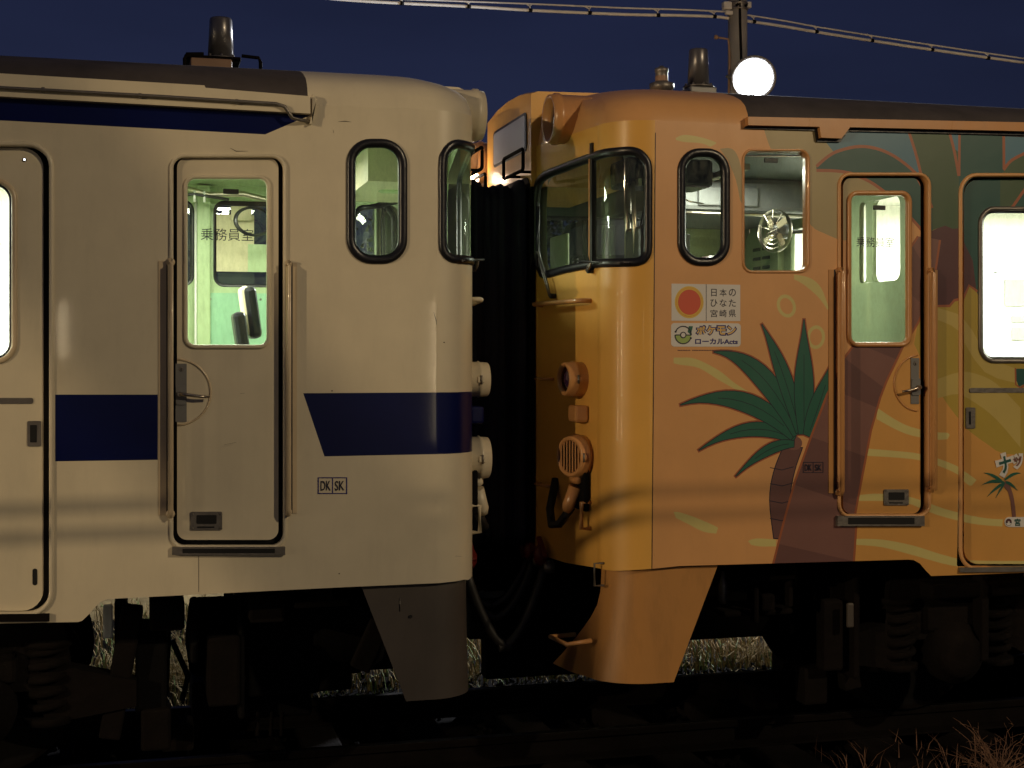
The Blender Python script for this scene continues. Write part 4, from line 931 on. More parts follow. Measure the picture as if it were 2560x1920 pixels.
mb.prism(P2, C.P, .0005, .012, M['rubber']); part(mb, 'gutter_seal', ROOT)
wf = window(ROOT, C, OVR); pane(ROOT, C, OVR, wf)
wf = window(ROOT, C, WS, 'windscreen'); pane(ROOT, C, WS, wf, g='glass')
a = S(1483, 380)[1]; mb = MB(); u0 = S(1482, 500)[0]; mb.prism([(u0 - .014, 2.52), (u0 + .012, 2.52), (u0 + .012, 3.12), (u0 - .014, 3.12)], C.P, -.015, .012, M['rubber'])
mb.prism([(u0 - .022, 2.56), (u0 - .010, 2.53), (u0 - .010, 3.11), (u0 - .022, 3.09)], C.P, -.012, .0135, M['pipe_o']); sub(mb, 'glazing_bar', wf, ROOT)
wf = window(ROOT, C, FHR[0], far=True); pane(ROOT, C, FHR[0], wf, far=True, g='glassk')
wf = window(ROOT, C, WS, 'windscreen', far=True); pane(ROOT, C, WS, wf, far=True)
mb = MB(); sweep(mb, C, SQ, [(.004, 0), (.002, .008), (-.006, .008), (-.010, -.002), (-.012, -.045), (.004, -.045)], M['pipe_o']); wf = part(mb, 'window', ROOT); pane(ROOT, C, SQ, wf, h=-.04)
mb = MB(); k = S(1938, 398); mb.box(C.P(k[0], k[1], -.05), (.075, .01, .025), M['rubber'], bev=.004); mb.prism([(SQ[0][0] - .5, k[1] + .012)] and [S(1862, 388), S(2014, 388), S(2014, 384), S(1862, 384)], C.P, -.05, -.041, M['steel']); sub(mb, 'catch', wf, ROOT)
crew_door(ROOT, C, OPR, (2112, 444, 2306, 1285), (2128, 483, 2276, 860), M['orange'], PNT, (2281, 895, 2301, 1010), (2296, 968, 2252, 979, 2282, 946, 2303, 988), (2302, 958, 62, 95, 265), (2213, 1224, 2275, 1264), (2089, 1289, 2306, 1314), (2196, 604, 25), [(.014, -.018), (.014, -.008), (.004, -.004), (-.006, -.008), (-.010, -.02), (-.010, -.034), (.014, -.034)], M['pipe_o'], M['pipe_o'])
slide_door(ROOT, C, (2404, 441, 2900, 1418), (2418, 447, 2890, 1412), (2462, 524, 2760, 899), M['orange'], PNT, PSEC, M['dsteel'], (2431, 970, 2640, 982), (2422, 1019, 2445, 1072), (2406, 1327, 2415, 1364))
mb = MB(); mb.prism([S(2396, 1430), S(2900, 1424), S(2900, 1412), S(2396, 1418)], C.P, -.04, .016, M['dsteel']); part(mb, 'door_step', ROOT)
grab_rail(ROOT, C, (2071, 2088), 2096, 674, 1233, M['pipe_o']); grab_rail(ROOT, C, (2331, 2343), 2322, 675, 1225, M['pipe_o'])
mb = MB()
for x0, y0, x1, y1 in ((2007, 1155, 2058, 1156.6), (2007, 1180.6, 2058, 1182), (2007, 1156.6, 2008.6, 1180.6), (2056.4, 1156.6, 2058, 1180.6), (2032, 1156.6, 2033.4, 1180.6)): mb.prism([S(x0, y1), S(x1, y1), S(x1, y0), S(x0, y0)], C.P, .0005, .0015, M['ink'])
text(mb, 'DK', 2020, 1168.6, 16, M['ink'], wpx=17, off=.015); text(mb, 'SK', 2045, 1168.6, 16, M['ink'], wpx=17, off=.015); part(mb, 'brake_marking', ROOT, recalc=False)
mb = MB(); mb.prism([S(1637.5, 332), S(1639.3, 332), S(1630.5, 1422), S(1628.7, 1422)], C.P, .0004, .0012, M['seam']); part(mb, 'film_seam', ROOT, recalc=False)
# stickers
def fill(mb, pts, m, h): mb.prism(pts, C.P, 0, h, M[m])
mb = MB(); fill(mb, [S(1678.7, 801.7), S(1850.5, 802.7), S(1850.5, 712), S(1678.7, 709)], 'white', .0012); st = part(mb, 'sun_sticker', ROOT)
mb = MB(); c = S(1722.7, 755.5); e_ = lambda rx, ry: ellipse(c[0], c[1], rx * .00198, ry * .00196, 40)
fill(mb, e_(38, 40), 'ringy', .0020); fill(mb, e_(34.5, 36.5), 'ringo', .0028); fill(mb, e_(33, 35), 'ringy', .0036); fill(mb, e_(30, 31.5), 'red', .0044)
mb.prism([S(1764.6, 802), S(1765.8, 802), S(1765.8, 710.5), S(1764.6, 710.5)], C.P, 0, .0018, M['ink']); sub(mb, 'sun_disc', st, ROOT)
mb = MB()
for r_, row in enumerate(('日本の', 'ひなた', '宮崎県')):
    for k, ch in enumerate(row): text(mb, ch, 1784.5 + 23 * k, 731.5 + 26 * r_, 18.5, M['ink'], h=.0018, off=.006, wpx=(13.5 if ch == '日' else 17.5))
sub(mb, 'lettering', st, ROOT, recalc=False)
mb = MB(); fill(mb, fillet([S(1677.6, 866.6), S(1851.7, 866.6), S(1851.7, 808.4), S(1677.6, 807.5)], .017, 5), 'white', .0012); st = part(mb, 'rounded_sticker', ROOT)
mb = MB(); c = S(1707.5, 837.5); rr = 21.5 * .00198; px_ = .00198
fill(mb, [(c[0] + rr * .55, c[1] + rr * .35), (c[0] + rr * .95, c[1] + rr * .02), (c[0] + 26 * px_, c[1] + 22 * px_), (c[0] + 15 * px_, c[1] + 22 * px_)], 'leaf', .0016)
fill(mb, [(c[0] - rr * .95, c[1])] + [(c[0] + rr * .97 * math.cos(t), c[1] + rr * .97 * math.sin(t)) for t in [math.pi + math.pi * i / 20 for i in range(21)]], 'lgreen', .0018)
arc = lambda a0, a1, r, n=20: [(c[0] + r * math.cos(R(a0 + (a1 - a0) * i / n)), c[1] + r * math.sin(R(a0 + (a1 - a0) * i / n))) for i in range(n + 1)]
for q in (arc(158, 0, rr), arc(180, 340, rr), [(c[0] + rr, c[1]), (c[0] + rr * .38, c[1])], [(c[0] - rr, c[1]), (c[0] - rr * .38, c[1])]):
    s_ = stroke(q, .0052); mb.prism(s_, C.P, .0019, .0026, M['ink'])
for t in (158, 340): p = arc(t, t, rr, 1)[0]; mb.prism(ellipse(p[0], p[1], .005, .005, 12), C.P, .0019, .0028, M['ink'])
mb.prism(ellipse(c[0], c[1], rr * .38, rr * .38, 20), C.P, .0019, .0030, M['ink']); mb.prism(ellipse(c[0], c[1], rr * .26, rr * .26, 20), C.P, .0031, .0036, M['white']); sub(mb, 'emblem', st, ROOT, recalc=False)
mb = MB()
for k, ch in enumerate('ポケモン'):
    x = 1751.5 + 25.6 * k; ww = 22 if ch != 'モ' else 19
    text(mb, ch, x, 826, 27, M['indigo'], h=.0016, off=.085, wpx=28); text(mb, ch, x, 826, 21, M['amber'], h=.0030, off=.030, wpx=21)
text(mb, 'ローカルActs', 1791, 853.5, 14.5, M['indigo'], h=.0018, off=.035, wpx=107); sub(mb, 'lettering', st, ROOT, recalc=False)
mb = MB(); q = [S(1694, 876.5), S(1832, 877), S(1832, 875), S(1694, 874.6)]
for k in range(34):
    x0 = 1694 + k * 4.05
    if k == 8: continue
    mb.prism([S(x0, 877), S(x0 + 3.1, 877), S(x0 + 3.1, 874.6), S(x0, 874.6)], C.P, .0004, .001, M['trunk2'])
part(mb, 'fine_print', ROOT, recalc=False)
# resort emblem on the wide door
dd = -.028
def dpoly(mb, pts, m, h): mb.prism([S(*p) for p in pts], C.P, dd, dd + h, M[m])
mb = MB()
for k, (a, b, l) in enumerate((((2516, 1206), (2467, 1183), 10), ((2518, 1206), (2462, 1214), 14), ((2518, 1208), (2476, 1243), 8), ((2520, 1208), (2497, 1246), 5), ((2520, 1200), (2560, 1184), 12), ((2520, 1200), (2516, 1168), 2), ((2522, 1206), (2552, 1228), 10))):
    A, B = Vector(a), Vector(b); mid = (A + B) / 2 + Vector((0, -l)); cu = [tuple(A * (1 - t) ** 2 + mid * 2 * t * (1 - t) + B * t * t) for t in [i / 8 for i in range(9)]]
    T = []; Bt = []
    for i, p in enumerate(cu):
        w_ = 5.5 * math.sin(math.pi * (.12 + .88 * i / 8) ** .8) + .2; T.append((p[0], p[1] - w_ * .5)); Bt.append((p[0], p[1] + w_))
    dpoly(mb, T + Bt[::-1], 'leaf', .0010 + k * .0001)
dpoly(mb, [(2514, 1206), (2524, 1203), (2533, 1215), (2541, 1240), (2546, 1270), (2548, 1300), (2539, 1298), (2535, 1255), (2528, 1230), (2516, 1216)], 'trunk', .0009)
pm_ = part(mb, 'palm_emblem', ROOT, recalc=False)
mb = MB()
text(mb, 'ナ', 2521, 1163, 62, M['white'], h=.0315 - .002 - .028 - .0005 if False else -.026, off=.10, wpx=46, rot=.25); text(mb, 'ナ', 2521, 1162, 42, M['teal'], h=-.0245, off=.035, wpx=30, rot=.25)
text(mb, 'ッ', 2552, 1154, 40, M['white'], h=-.0262, off=.10, wpx=34, rot=.25); text(mb, 'ッ', 2552, 1154, 24, M['trunk'], h=-.0245, off=.03, wpx=22, rot=.25)
dpoly(mb, fillet([(2519, 1319), (2640, 1319), (2640, 1294), (2519, 1294)], 12, 6), 'white', .002)
c = S(2529, 1307); q = ellipse(c[0], c[1], .0185, .0185, 24); mb.prism(q, C.P, dd + .0021, dd + .0026, M['ink'])
q = [(c[0] + .0165 * math.cos(R(t)), c[1] + .0165 * math.sin(R(t))) for t in range(0, 181, 15)]; mb.prism(q, C.P, dd + .0027, dd + .0031, M['patch'])
q = [(c[0] + .0165 * math.cos(R(t)), c[1] + .0165 * math.sin(R(t))) for t in range(195, 346, 15)]; mb.prism(q, C.P, dd + .0027, dd + .0031, M['white'])
mb.prism(ellipse(c[0], c[1], .006, .006, 14), C.P, dd + .0032, dd + .0036, M['white'])
text(mb, '宮', 2551, 1307, 19, M['teal'], h=-.0245, off=.03, wpx=15); sub(mb, 'lettering', pm_, ROOT, recalc=False)
# front of the right car
sign_box(ROOT, C, M['gold'])
for y in (.60, HW - .60): headlight(ROOT, C, y, 3.29, M['pipe_o'])
ends(C, M['pipe_o'])
p = at(1228, 460, 2.0); p.x = C.X0 - .10; mb = MB(); mb.lathe(p, (0, 0, 1), [(0, .012), (.012, .026), (.045, .030), (.07, .012)], M['bulb'], 16); mb.lathe(p - Vector((0, 0, .03)), (0, 0, 1), [(0, .034), (.03, .034)], M['dsteel'], 16); mb.cyl(p - Vector((0, 0, .015)), p + Vector((.10, 0, -.015)), .010, M['dsteel'])
lamp('gangway_lamp_light', tuple(p + Vector((-.045, -.02, .03))), 3.0, (1, .72, .50), .02)
part(mb, 'gangway_lamp', ROOT)
aerial(ROOT, 1746, 123, 216, 0, 0, .066, '', False)
c = at(1654, 214, 1.3); mb = MB(); mb.lathe((c.x, 1.3, c.z - .04), (0, 0, 1), [(0, .05), (.02, .07), (.05, .072), (.06, .045), (.065, .037), (.115, .036), (.12, .040), (.14, .040), (.145, .02), (.155, .012)], M['dsteel'], 28); o = part(mb, 'roof_whistle', ROOT)
mb = MB(); mb.lathe((c.x, 1.3, c.z + .024), (0, 0, 1), [(0, .0375), (.030, .0375)], M['copper'], 28, cap=False); sub(mb, 'whistle_band', o, ROOT)
sk = skirt(C, M['skirto'], [(1497, 1427), (1431, 1679)], [(1801, 1415), (1692, 1704)], .45, .10)
mb = MB(); a = C.P(-.44, .66, .0); n = Vector((-1, 0, 0)); 
b0 = Vector((2.10, .18, .62)); mb.tube([b0 + Vector((.05, .02, .02)), b0 + Vector((-.08, .0, .01)), b0 + Vector((-.09, .26, -.0)), b0 + Vector((.05, .28, .0))], .012, M['pipe_o'], 8); part(mb, 'plough_step', ROOT)
mb = MB(); k = C.P(-.28, .98, .02); mb.tube([k + Vector((.02, 0, .05)), k + Vector((-.03, 0, .05)), k + Vector((-.03, 0, -.06)), k + Vector((.02, 0, -.06))], .006, M['dsteel'], 8); part(mb, 'hook', ROOT)
# inside the right cab
interior(ROOT, C, HR, FHR, 2.12, '', [(1.45, 2.18, 1.15, 2.90), (.78, 1.10, 2.49, 2.98), (1.17, 1.25, 2.49, 2.98)])
mb = MB(); xp = C.X0 + 2.12; P_ = fillet([(2.27, 2.30), (2.80, 2.30), (2.80, 2.92), (2.27, 2.92)], .1, 6); mb.prism(P_, lambda y, z, h: Vector((xp - h, y, z)), .001, .05, M['green'])
for k in range(6):
    z = 2.47 + k * .065
    for y in (2.45, 2.60): mb.box((xp - .052, y, z), (.014, .11, .022), M['dgreen'], Matrix.Rotation(R(20), 3, 'Y'), bev=.003)
mb.b2(xp - .02, xp - .03, 2.27, 2.8, 1.5, 2.26, M['mint']); part(mb, 'vent_cabinet', ROOT)
mb = MB(); fx = at(1942, 578, 1.0); ax = Vector((-.92, -.35, 0)); 
mb.lathe(fx, ax, [(0, .122), (.015, .126), (.03, .122)], M['steel'], 32, cap=False)
for k in range(1, 5): mb.lathe(fx + ax.normalized() * .03, ax, [(0, .025 * k), (.003, .025 * k + .003)], M['steel'], 28, cap=False)
for k in range(10): t = k * math.pi / 5; u = Vector((0, 0, 1)); v = ax.normalized().cross(u); mb.cyl(fx + ax.normalized() * .031, fx + ax.normalized() * .031 + (u * math.cos(t) + v * math.sin(t)) * .122, .002, M['steel'], n=6)
mb.lathe(fx - ax.normalized() * .10, ax, [(0, .02), (.02, .042), (.10, .04), (.12, .02)], M['grey'], 20); mb.cyl(fx - ax.normalized() * .06, fx + Vector((.36, .02, .01)), .012, M['grey'])
for k in range(4):
    t = k * math.pi / 2 + .4; u = Vector((0, 0, 1)); v = ax.normalized().cross(u); d_ = u * math.cos(t) + v * math.sin(t); e_ = u * math.cos(t + .8) + v * math.sin(t + .8); q0 = fx + ax.normalized() * .012
    mb.add([q0, q0 + d_ * .10, q0 + (d_ + e_) * .062, q0 + e_ * .05], [[0, 1, 2, 3]], M['yellowp'])
part(mb, 'cab_fan', ROOT)
mb = MB(); mb.b2(2.34, 2.74, .55, 1.6, 1.1, 2.36, M['under'], .03); mb.b2(2.45, 2.66, .32, .56, 2.36, 2.72, M['rubber'], .02); mb.b2(2.60, 2.72, .30, .5, 2.45, 2.68, M['grey'], .01)
mb.tube([(2.5, .45, 2.72), (2.52, .45, 2.82), (2.57, .45, 2.84), (2.60, .45, 2.72), (2.66, .45, 2.69)], .006, M['rubber'], 8); mb.tube([(2.60, .43, 2.74), (2.64, .42, 2.88), (2.68, .42, 2.90), (2.76, .42, 2.86), (2.84, .42, 2.85)], .004, M['steel'], 6)
mb.tube([(2.46, .45, 2.72), (2.44, .45, 2.79), (2.49, .45, 2.76)], .010, M['rubber'], 8)
mb.cyl((2.31, .33, 2.38), (2.34, .31, 2.50), .006, M['rubber']); mb.lathe((2.345, .30, 2.515), (0, -1, 0), [(-.018, .01), (0, .022), (.018, .01)], M['rubber'], 16); part(mb, 'driving_desk', ROOT)
mb = MB(); pts = [(2.27 + .016 * math.cos(i * .8), .85 + .016 * math.sin(i * .8), 2.44 + i * .0022) for i in range(70)]; mb.tube(pts, .004, M['rubber'], 6); part(mb, 'coiled_cord', ROOT)
mb = MB(); mb.b2(2.6, 3.0, 1.7, 2.2, 2.62, 2.9, M['rubber'], .05); mb.lathe((2.9, 1.2, 2.72), (-1, -.3, 0), [(0, .17), (.03, .18), (.05, .17)], M['rubber'], 28); mb.b2(3.05, 3.2, .9, 1.2, 2.2, 2.62, M['patch'], .05); mb.b2(2.9, 3.3, .85, 1.25, 2.10, 2.22, M['rubber'], .04); mb.cyl((3.1, 1.05, 1.1), (3.1, 1.05, 2.1), .04, M['dsteel']); part(mb, 'driver_seat', ROOT)
mb = MB(); mb.b2(2.42, 2.44, 1.50, 1.85, 2.2, 2.78, M['green'], .01); mb.cyl((2.47, .42, 2.44), (2.44, .40, 2.95), .012, M['steel']); mb.cyl((2.52, .7, 2.4), (2.52, .7, 3.1), .018, M['steel']); mb.b2(3.0, 3.05, .3, .9, 3.02, 3.05, M['steel'])
for k in range(5): mb.b2(2.55 + k * .06, 2.57 + k * .06, .62, .66, 2.96 - k * .008, 3.00 - k * .008, M['steel'])
mb.b2(2.5, 3.0, .66, .95, 2.97, 3.12, M['rubber'], .02); mb.b2(3.0, 4.17, 1.62, 2.82, 2.95, 3.158, M['grey'], .03); mb.cyl((2.95, 1.60, 2.93), (4.18, 1.60, 2.93), .012, M['steel']); mb.b2(3.3, 3.7, 1.60, 1.62, 2.98, 3.1, M['grey'], .01); part(mb, 'overhead_panel', ROOT)
mb = MB(); xx = 8.4 + C.X0 - .07
mb.b2(4.5, 10, 1.42, 1.48, 3.13, 3.15, M['tube']); part(mb, 'ceiling_tube', ROOT)
mb = MB()
for (x0, y0, x1, y1, m_) in ((2512, 700, 2640, 765, 'grey'), (2530, 790, 2640, 806, 'grey'), (2530, 818, 2640, 850, 'grey')):
    a = at(x0, y1, 2.82); b = at(x1, y0, 2.82); mb.b2(a.x, b.x, 2.825, 2.818, a.z, b.z, M[m_])
part(mb, 'wall_poster', ROOT)
mb = MB(); a = at(2474, 655, .6)
mb.tube([at(2530, 668, 2.0), at(2481, 683, 2.0), at(2520, 683, 2.0)], .006, M['grey'], 6); mb.cyl(at(2475, 652, 2.0), at(2600, 655, 2.0), .006, M['grey']); part(mb, 'luggage_rack', ROOT)
# door inside the crew compartment (its white face and a notice)
# ---- underframe, right
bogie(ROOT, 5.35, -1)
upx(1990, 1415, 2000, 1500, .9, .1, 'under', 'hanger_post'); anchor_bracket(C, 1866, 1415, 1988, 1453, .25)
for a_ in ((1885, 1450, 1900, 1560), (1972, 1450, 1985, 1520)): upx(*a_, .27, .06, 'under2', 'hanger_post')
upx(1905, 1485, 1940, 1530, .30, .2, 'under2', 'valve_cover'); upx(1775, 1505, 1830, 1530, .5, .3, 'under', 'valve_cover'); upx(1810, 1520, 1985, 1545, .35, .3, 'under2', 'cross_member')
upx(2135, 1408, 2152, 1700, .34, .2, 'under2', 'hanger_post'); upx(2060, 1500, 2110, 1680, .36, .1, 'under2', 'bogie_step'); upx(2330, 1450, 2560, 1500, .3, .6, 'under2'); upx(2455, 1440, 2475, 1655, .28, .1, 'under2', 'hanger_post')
upx(1720, 1440, 2010, 1602, 1.0, .8, 'under'); upx(1500, 1430, 1700, 1700, 1.8, .3, 'under'); upx(1960, 1440, 2560, 1740, 2.25, .2, 'under', 'back_blocker'); upx(1300, 1400, 1508, 1640, 1.9, .5, 'under', 'gap_blocker'); beam(1420, 2560, .075); upx(2480, 1500, 2560, 1570, .5, .4, 'under')  # the coupler and end boxes are added to block light under the car
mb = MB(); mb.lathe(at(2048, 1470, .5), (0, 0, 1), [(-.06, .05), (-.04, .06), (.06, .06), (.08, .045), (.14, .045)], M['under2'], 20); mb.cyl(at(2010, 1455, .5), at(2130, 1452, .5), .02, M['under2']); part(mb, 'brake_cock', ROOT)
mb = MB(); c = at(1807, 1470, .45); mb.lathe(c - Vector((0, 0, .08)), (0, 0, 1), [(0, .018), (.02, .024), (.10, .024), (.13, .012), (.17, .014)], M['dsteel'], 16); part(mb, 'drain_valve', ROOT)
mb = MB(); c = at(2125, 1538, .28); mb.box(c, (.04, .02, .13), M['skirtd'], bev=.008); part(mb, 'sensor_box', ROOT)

# ================================================================== gangway bellows between the cars
mb = MB(); x0, x1 = LC.X0 + .0, RC.X0 - .0; y0, y1, z0, z1 = .985, 1.915, 1.02, 3.02
loop = dens(fillet([(y0, z0), (y1, z0), (y1, z1), (y0, z1)], .09, 6), .05); n = len(loop); NX = 44; vs = []
for i in range(NX + 1):
    t = i / NX; k = .016 * math.cos(t * 2 * math.pi * 3.5 + .6) + .011 * math.sin(t * 31 + 1) + .006 * math.sin(t * 67)
    for j, (y, z) in enumerate(loop):
        cy, cz = (y0 + y1) / 2, (z0 + z1) / 2; d = Vector((y - cy, z - cz)); q = Vector((math.copysign(1, d.x) if abs(d.x) > .4 else 0, math.copysign(1, d.y) if abs(d.y) > .9 else 0))
        wv = .006 * math.sin(z * 3.1 + i * .35) + .004 * math.sin(z * 7 + i * .8); vs.append((x0 + (x1 - x0) * t, y + q.x * (k + wv), z + q.y * (k + wv) - .03 * math.sin(math.pi * t) * (1 if d.y > .9 else 0)))
fs = [[i * n + j, i * n + (j + 1) % n, (i + 1) * n + (j + 1) % n, (i + 1) * n + j] for i in range(NX) for j in range(n)]
mb.add(vs, fs, M['fabric'], True)
for xx, wd in ((x1 - .035, .03), (x0 + .005, .03)):
    o_ = fillet([(y0 - .03, z0 - .03), (y1 + .03, z0 - .03), (y1 + .03, z1 + .02), (y0 - .03, z1 + .02)], .1, 6); i_ = fillet([(y0 + .02, z0 + .02), (y1 - .02, z0 + .02), (y1 - .02, z1 - .03), (y0 + .02, z1 - .03)], .07, 6)
    k = len(o_); V = [(xx, a, b) for a, b in o_] + [(xx + wd, a, b) for a, b in o_] + [(xx + wd, a, b) for a, b in i_] + [(xx, a, b) for a, b in i_]
    mb.add(V, [[r_ * k + j, r_ * k + (j + 1) % k, ((r_ + 1) % 4) * k + (j + 1) % k, ((r_ + 1) % 4) * k + j] for r_ in range(4) for j in range(k)], M['under'])
tag(mb.obj('gangway_bellows', None, origin=(1.87, 1.45, 1.02)), 'black folded fabric gangway between the two railcars', 'gangway bellows')

# ================================================================== setting
def structure(o): o['kind'] = 'structure'; return o
# ground: one sheet, undulating a little, ballast shoulder round the track
def gz(x, y):
    z = -.24 + .03 * math.sin(x * .7 + y) * math.sin(y * 1.3)
    if 3.4 < y < 60: z -= .10 * min(1, (y - 3.4) / 1.5)
    return z
xsx = [-600, -200, -60, -30] + [-16 + .5 * i for i in range(73)] + [30, 60, 200, 600]; ysy = [-300, -60, -20] + [-9 + .4 * i for i in range(48)] + [14, 20, 30, 60, 200, 700]
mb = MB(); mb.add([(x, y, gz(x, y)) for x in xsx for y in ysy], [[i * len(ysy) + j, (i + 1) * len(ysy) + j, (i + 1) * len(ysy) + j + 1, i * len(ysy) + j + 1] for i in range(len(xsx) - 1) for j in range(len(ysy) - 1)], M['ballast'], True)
structure(mb.obj('ground'))
# ballast stones
mb = MB(); ico = bmesh.new(); bmesh.ops.create_icosphere(ico, subdivisions=1, radius=1); iv = [v.co.copy() for v in ico.verts]; iff = [[v.index for v in f.verts] for f in ico.faces]; ico.free()
for k in range(5200):
    x = random.uniform(-3.5, 8.5); y = random.uniform(-1.6, 3.4); r = random.uniform(.014, .034); z = gz(x, y) + r * .4
    T = Matrix.Rotation(random.uniform(0, 6), 3, (random.random(), random.random(), 1)); s3 = Vector((random.uniform(.7, 1.3), random.uniform(.7, 1.2), random.uniform(.5, 1)))
    mb.add([T @ Vector((v.x * r * s3.x * random.uniform(.85, 1.15), v.y * r * s3.y, v.z * r * s3.z)) + Vector((x, y, z)) for v in iv], iff, M['ballast'])
o = mb.obj('track_ballast', recalc=False); o['kind'] = 'stuff'
# rails and sleepers
prof = [(-.062, -.15), (.062, -.15), (.062, -.138), (.012, -.122), (.010, -.045), (.032, -.035), (.034, -.008), (.026, -.001), (-.026, -.001), (-.034, -.008), (-.032, -.035), (-.010, -.045), (-.012, -.122), (-.062, -.138)]
for yr, lb in ((.917, 'rusty steel rail nearest the camera, below the railcars'), (1.983, 'rusty steel rail behind the wheels, on the far side of the railcars')):
    mb = MB(); mb.prism([(a, b) for a, b in prof], lambda y, z, h: Vector((h, yr + y, z)), -40, 40, M['rail']); mb.b2(-40, 40, yr - .024, yr + .024, -.0008, .0022, M['railtop'])
    tag(mb.obj('rail', None, origin=(0, yr, 0)), lb, 'rail')
slp = None
for k in range(26):
    x = -4.6 + k * .62
    if slp is None:
        mb = MB(); mb.b2(x - .12, x + .12, .40, 2.50, -.26, -.152, M['concrete'], .02); slp = mb.obj('sleeper', None, origin=(x, 1.45, -.2)); o = slp
    else: o = slp.copy(); COL.objects.link(o)
    o.location = (x, 1.45, -.2); tag(o, 'grey concrete sleeper in the dark ballast under the railcars', 'sleeper', 'sleepers under the track')
# dry grass beyond the track, lit by the flood lamp
def blades(name, n, x0, x1, y0, y1, hmin, hmax, mats, lean=.5, w0=.006):
    mb = MB()
    for k in range(n):
        x = random.uniform(x0, x1); y = y0 + (y1 - y0) * random.random() ** 1.3; h = random.uniform(hmin, hmax); a = random.uniform(0, 6.28); l = random.uniform(0, lean) * h; z = gz(x, y)
        dx, dy = math.cos(a) * l, math.sin(a) * l; wx, wy = -math.sin(a) * w0, math.cos(a) * w0
        v = [(x - wx, y - wy, z), (x + wx, y + wy, z), (x + dx * .4 + wx * .8, y + dy * .4 + wy * .8, z + h * .6), (x + dx * .4 - wx * .8, y + dy * .4 - wy * .8, z + h * .6), (x + dx, y + dy, z + h * random.uniform(.75, 1))]
        mb.add(v, [[0, 1, 2, 3], [3, 2, 4]], random.choice(mats))
    o = mb.obj(name, recalc=False); o['kind'] = 'stuff'; return o
blades('dry_grass', 15000, -3.5, 7.5, 2.95, 7.5, .05, .22, [M['straw']] * 4 + [M['grass']], .9)
blades('dry_grass', 1600, -3.5, 7.5, 2.55, 3.2, .03, .10, [M['straw']] * 2 + [M['grass']], 1.2, .004)
blades('dry_grass', 260, 3.6, 6.2, .2, .75, .05, .2, [M['twig']], 1.4, .003)
# low bank with shrubs behind
mb = MB(); xs2 = [-6 + .5 * i for i in range(34)]; ys2 = [6.6, 7.2, 7.9, 8.6, 9.4, 10.4]; zz2 = [-.42, -.20, .10, .28, .30, -.5]
mb.add([(x, y + .15 * math.sin(x * 1.7), z + .05 * math.sin(x * 2.3 + y)) for x in xs2 for y, z in zip(ys2, zz2)], [[i * 6 + j, (i + 1) * 6 + j, (i + 1) * 6 + j + 1, i * 6 + j + 1] for i in range(33) for j in range(5)], M['straw'], True)
structure(mb.obj('bank'))
# dead weed beside the near rail
def weed(x, y, n, h, lab, mm='twig', seed=3):
    rnd = random.Random(seed); mb = MB(); b = Vector((x, y, gz(x, y)))
    for k in range(n):
        a = rnd.uniform(0, 6.28); el = rnd.uniform(.15, 1.2); L = h * rnd.uniform(.5, 1); d = Vector((math.cos(a) * math.cos(el), math.sin(a) * math.cos(el), math.sin(el))); pts = [b]
        for i in range(1, 6): pts.append(b + d * L * i / 5 + Vector((rnd.uniform(-.012, .012), rnd.uniform(-.012, .012), -.10 * L * (i / 5) ** 2 * 2 + rnd.uniform(-.01, .01))))
        mb.tube(pts, .0034, M[mm], 5, r1=.0010)
        for j in range(3):
            i = rnd.randint(2, 5); q = pts[i]; e_ = Vector((rnd.uniform(-1, 1), rnd.uniform(-1, 1), rnd.uniform(-.2, .8))).normalized() * L * .22; mb.tube([q, q + e_ * .5 + Vector((0, 0, .004)), q + e_], .0018, M[mm], 4, r1=.0007)
    return tag(mb.obj('dead_weed', None, origin=b), lab, 'weed')
q = at(2490, 1862, .30); weed(at(2500, 1835, .3).x, .30, 46, .42, 'reddish brown dead weed beside the rail in the bottom right corner')
weed(at(1130, 1690, 2.6).x, 2.7, 26, .42, 'pale dry weed behind the couplers between the two railcars', 'straw', 8)
weed(at(515, 1560, 3.3).x, 3.4, 60, .75, 'tall tuft of dry weed glowing behind the left railcar underframe', 'straw', 11)
weed(at(450, 1600, 3.6).x, 3.5, 70, .70, 'second tall tuft of dry weed, leftmost one behind the left railcar underframe', 'straw', 21)
weed(at(1850, 1640, 3.4).x, 3.2, 50, .34, 'low dry weed lit white below the orange railcar', 'straw', 15)

# ================================================================== pole with flood lamp and overhead cables
PY = 8.0; pb = at(1844, 900, PY); PR_ = (at(1866, 60, PY) - at(1822, 60, PY)).length / 2
pole = thing('lamp_pole', 'grey round pole rising behind the orange railcar, carrying the lit flood lamp', 'pole', (pb.x, PY, -.35))
mb = MB(); mb.lathe((pb.x, PY, -.35), (0, 0, 1), [(0, PR_ * 1.25), (8.2, PR_ * .92)], M['pole'], 28); part(mb, 'shaft', pole)
zb = at(1844, 14, PY).z; mb = MB(); mb.lathe((pb.x, PY, zb - .06), (0, 0, 1), [(0, PR_ * 1.05), (.01, PR_ * 1.12), (.025, PR_ * 1.04), (.06, PR_ * 1.04), (.075, PR_ * 1.12), (.09, PR_ * 1.05)], M['dsteel'], 28)
mb.box((pb.x - PR_ * 1.35, PY - .03, zb - .02), (.10, .08, .09), M['cable'], bev=.015); mb.box((pb.x - PR_ * 1.2, PY - .05, zb - .10), (.09, .05, .05), M['cable'], bev=.015); mb.box((pb.x + PR_ * 1.1, PY - .02, zb + .01), (.07, .05, .07), M['cable'], bev=.01)
for s_ in (-1, 1): mb.cyl((pb.x + s_ * PR_ * .5, PY - PR_ * 1.2, zb - .02), (pb.x + s_ * PR_ * .5, PY - PR_ * .8, zb - .02), .014, M['under'])
part(mb, 'bracket_band', pole)
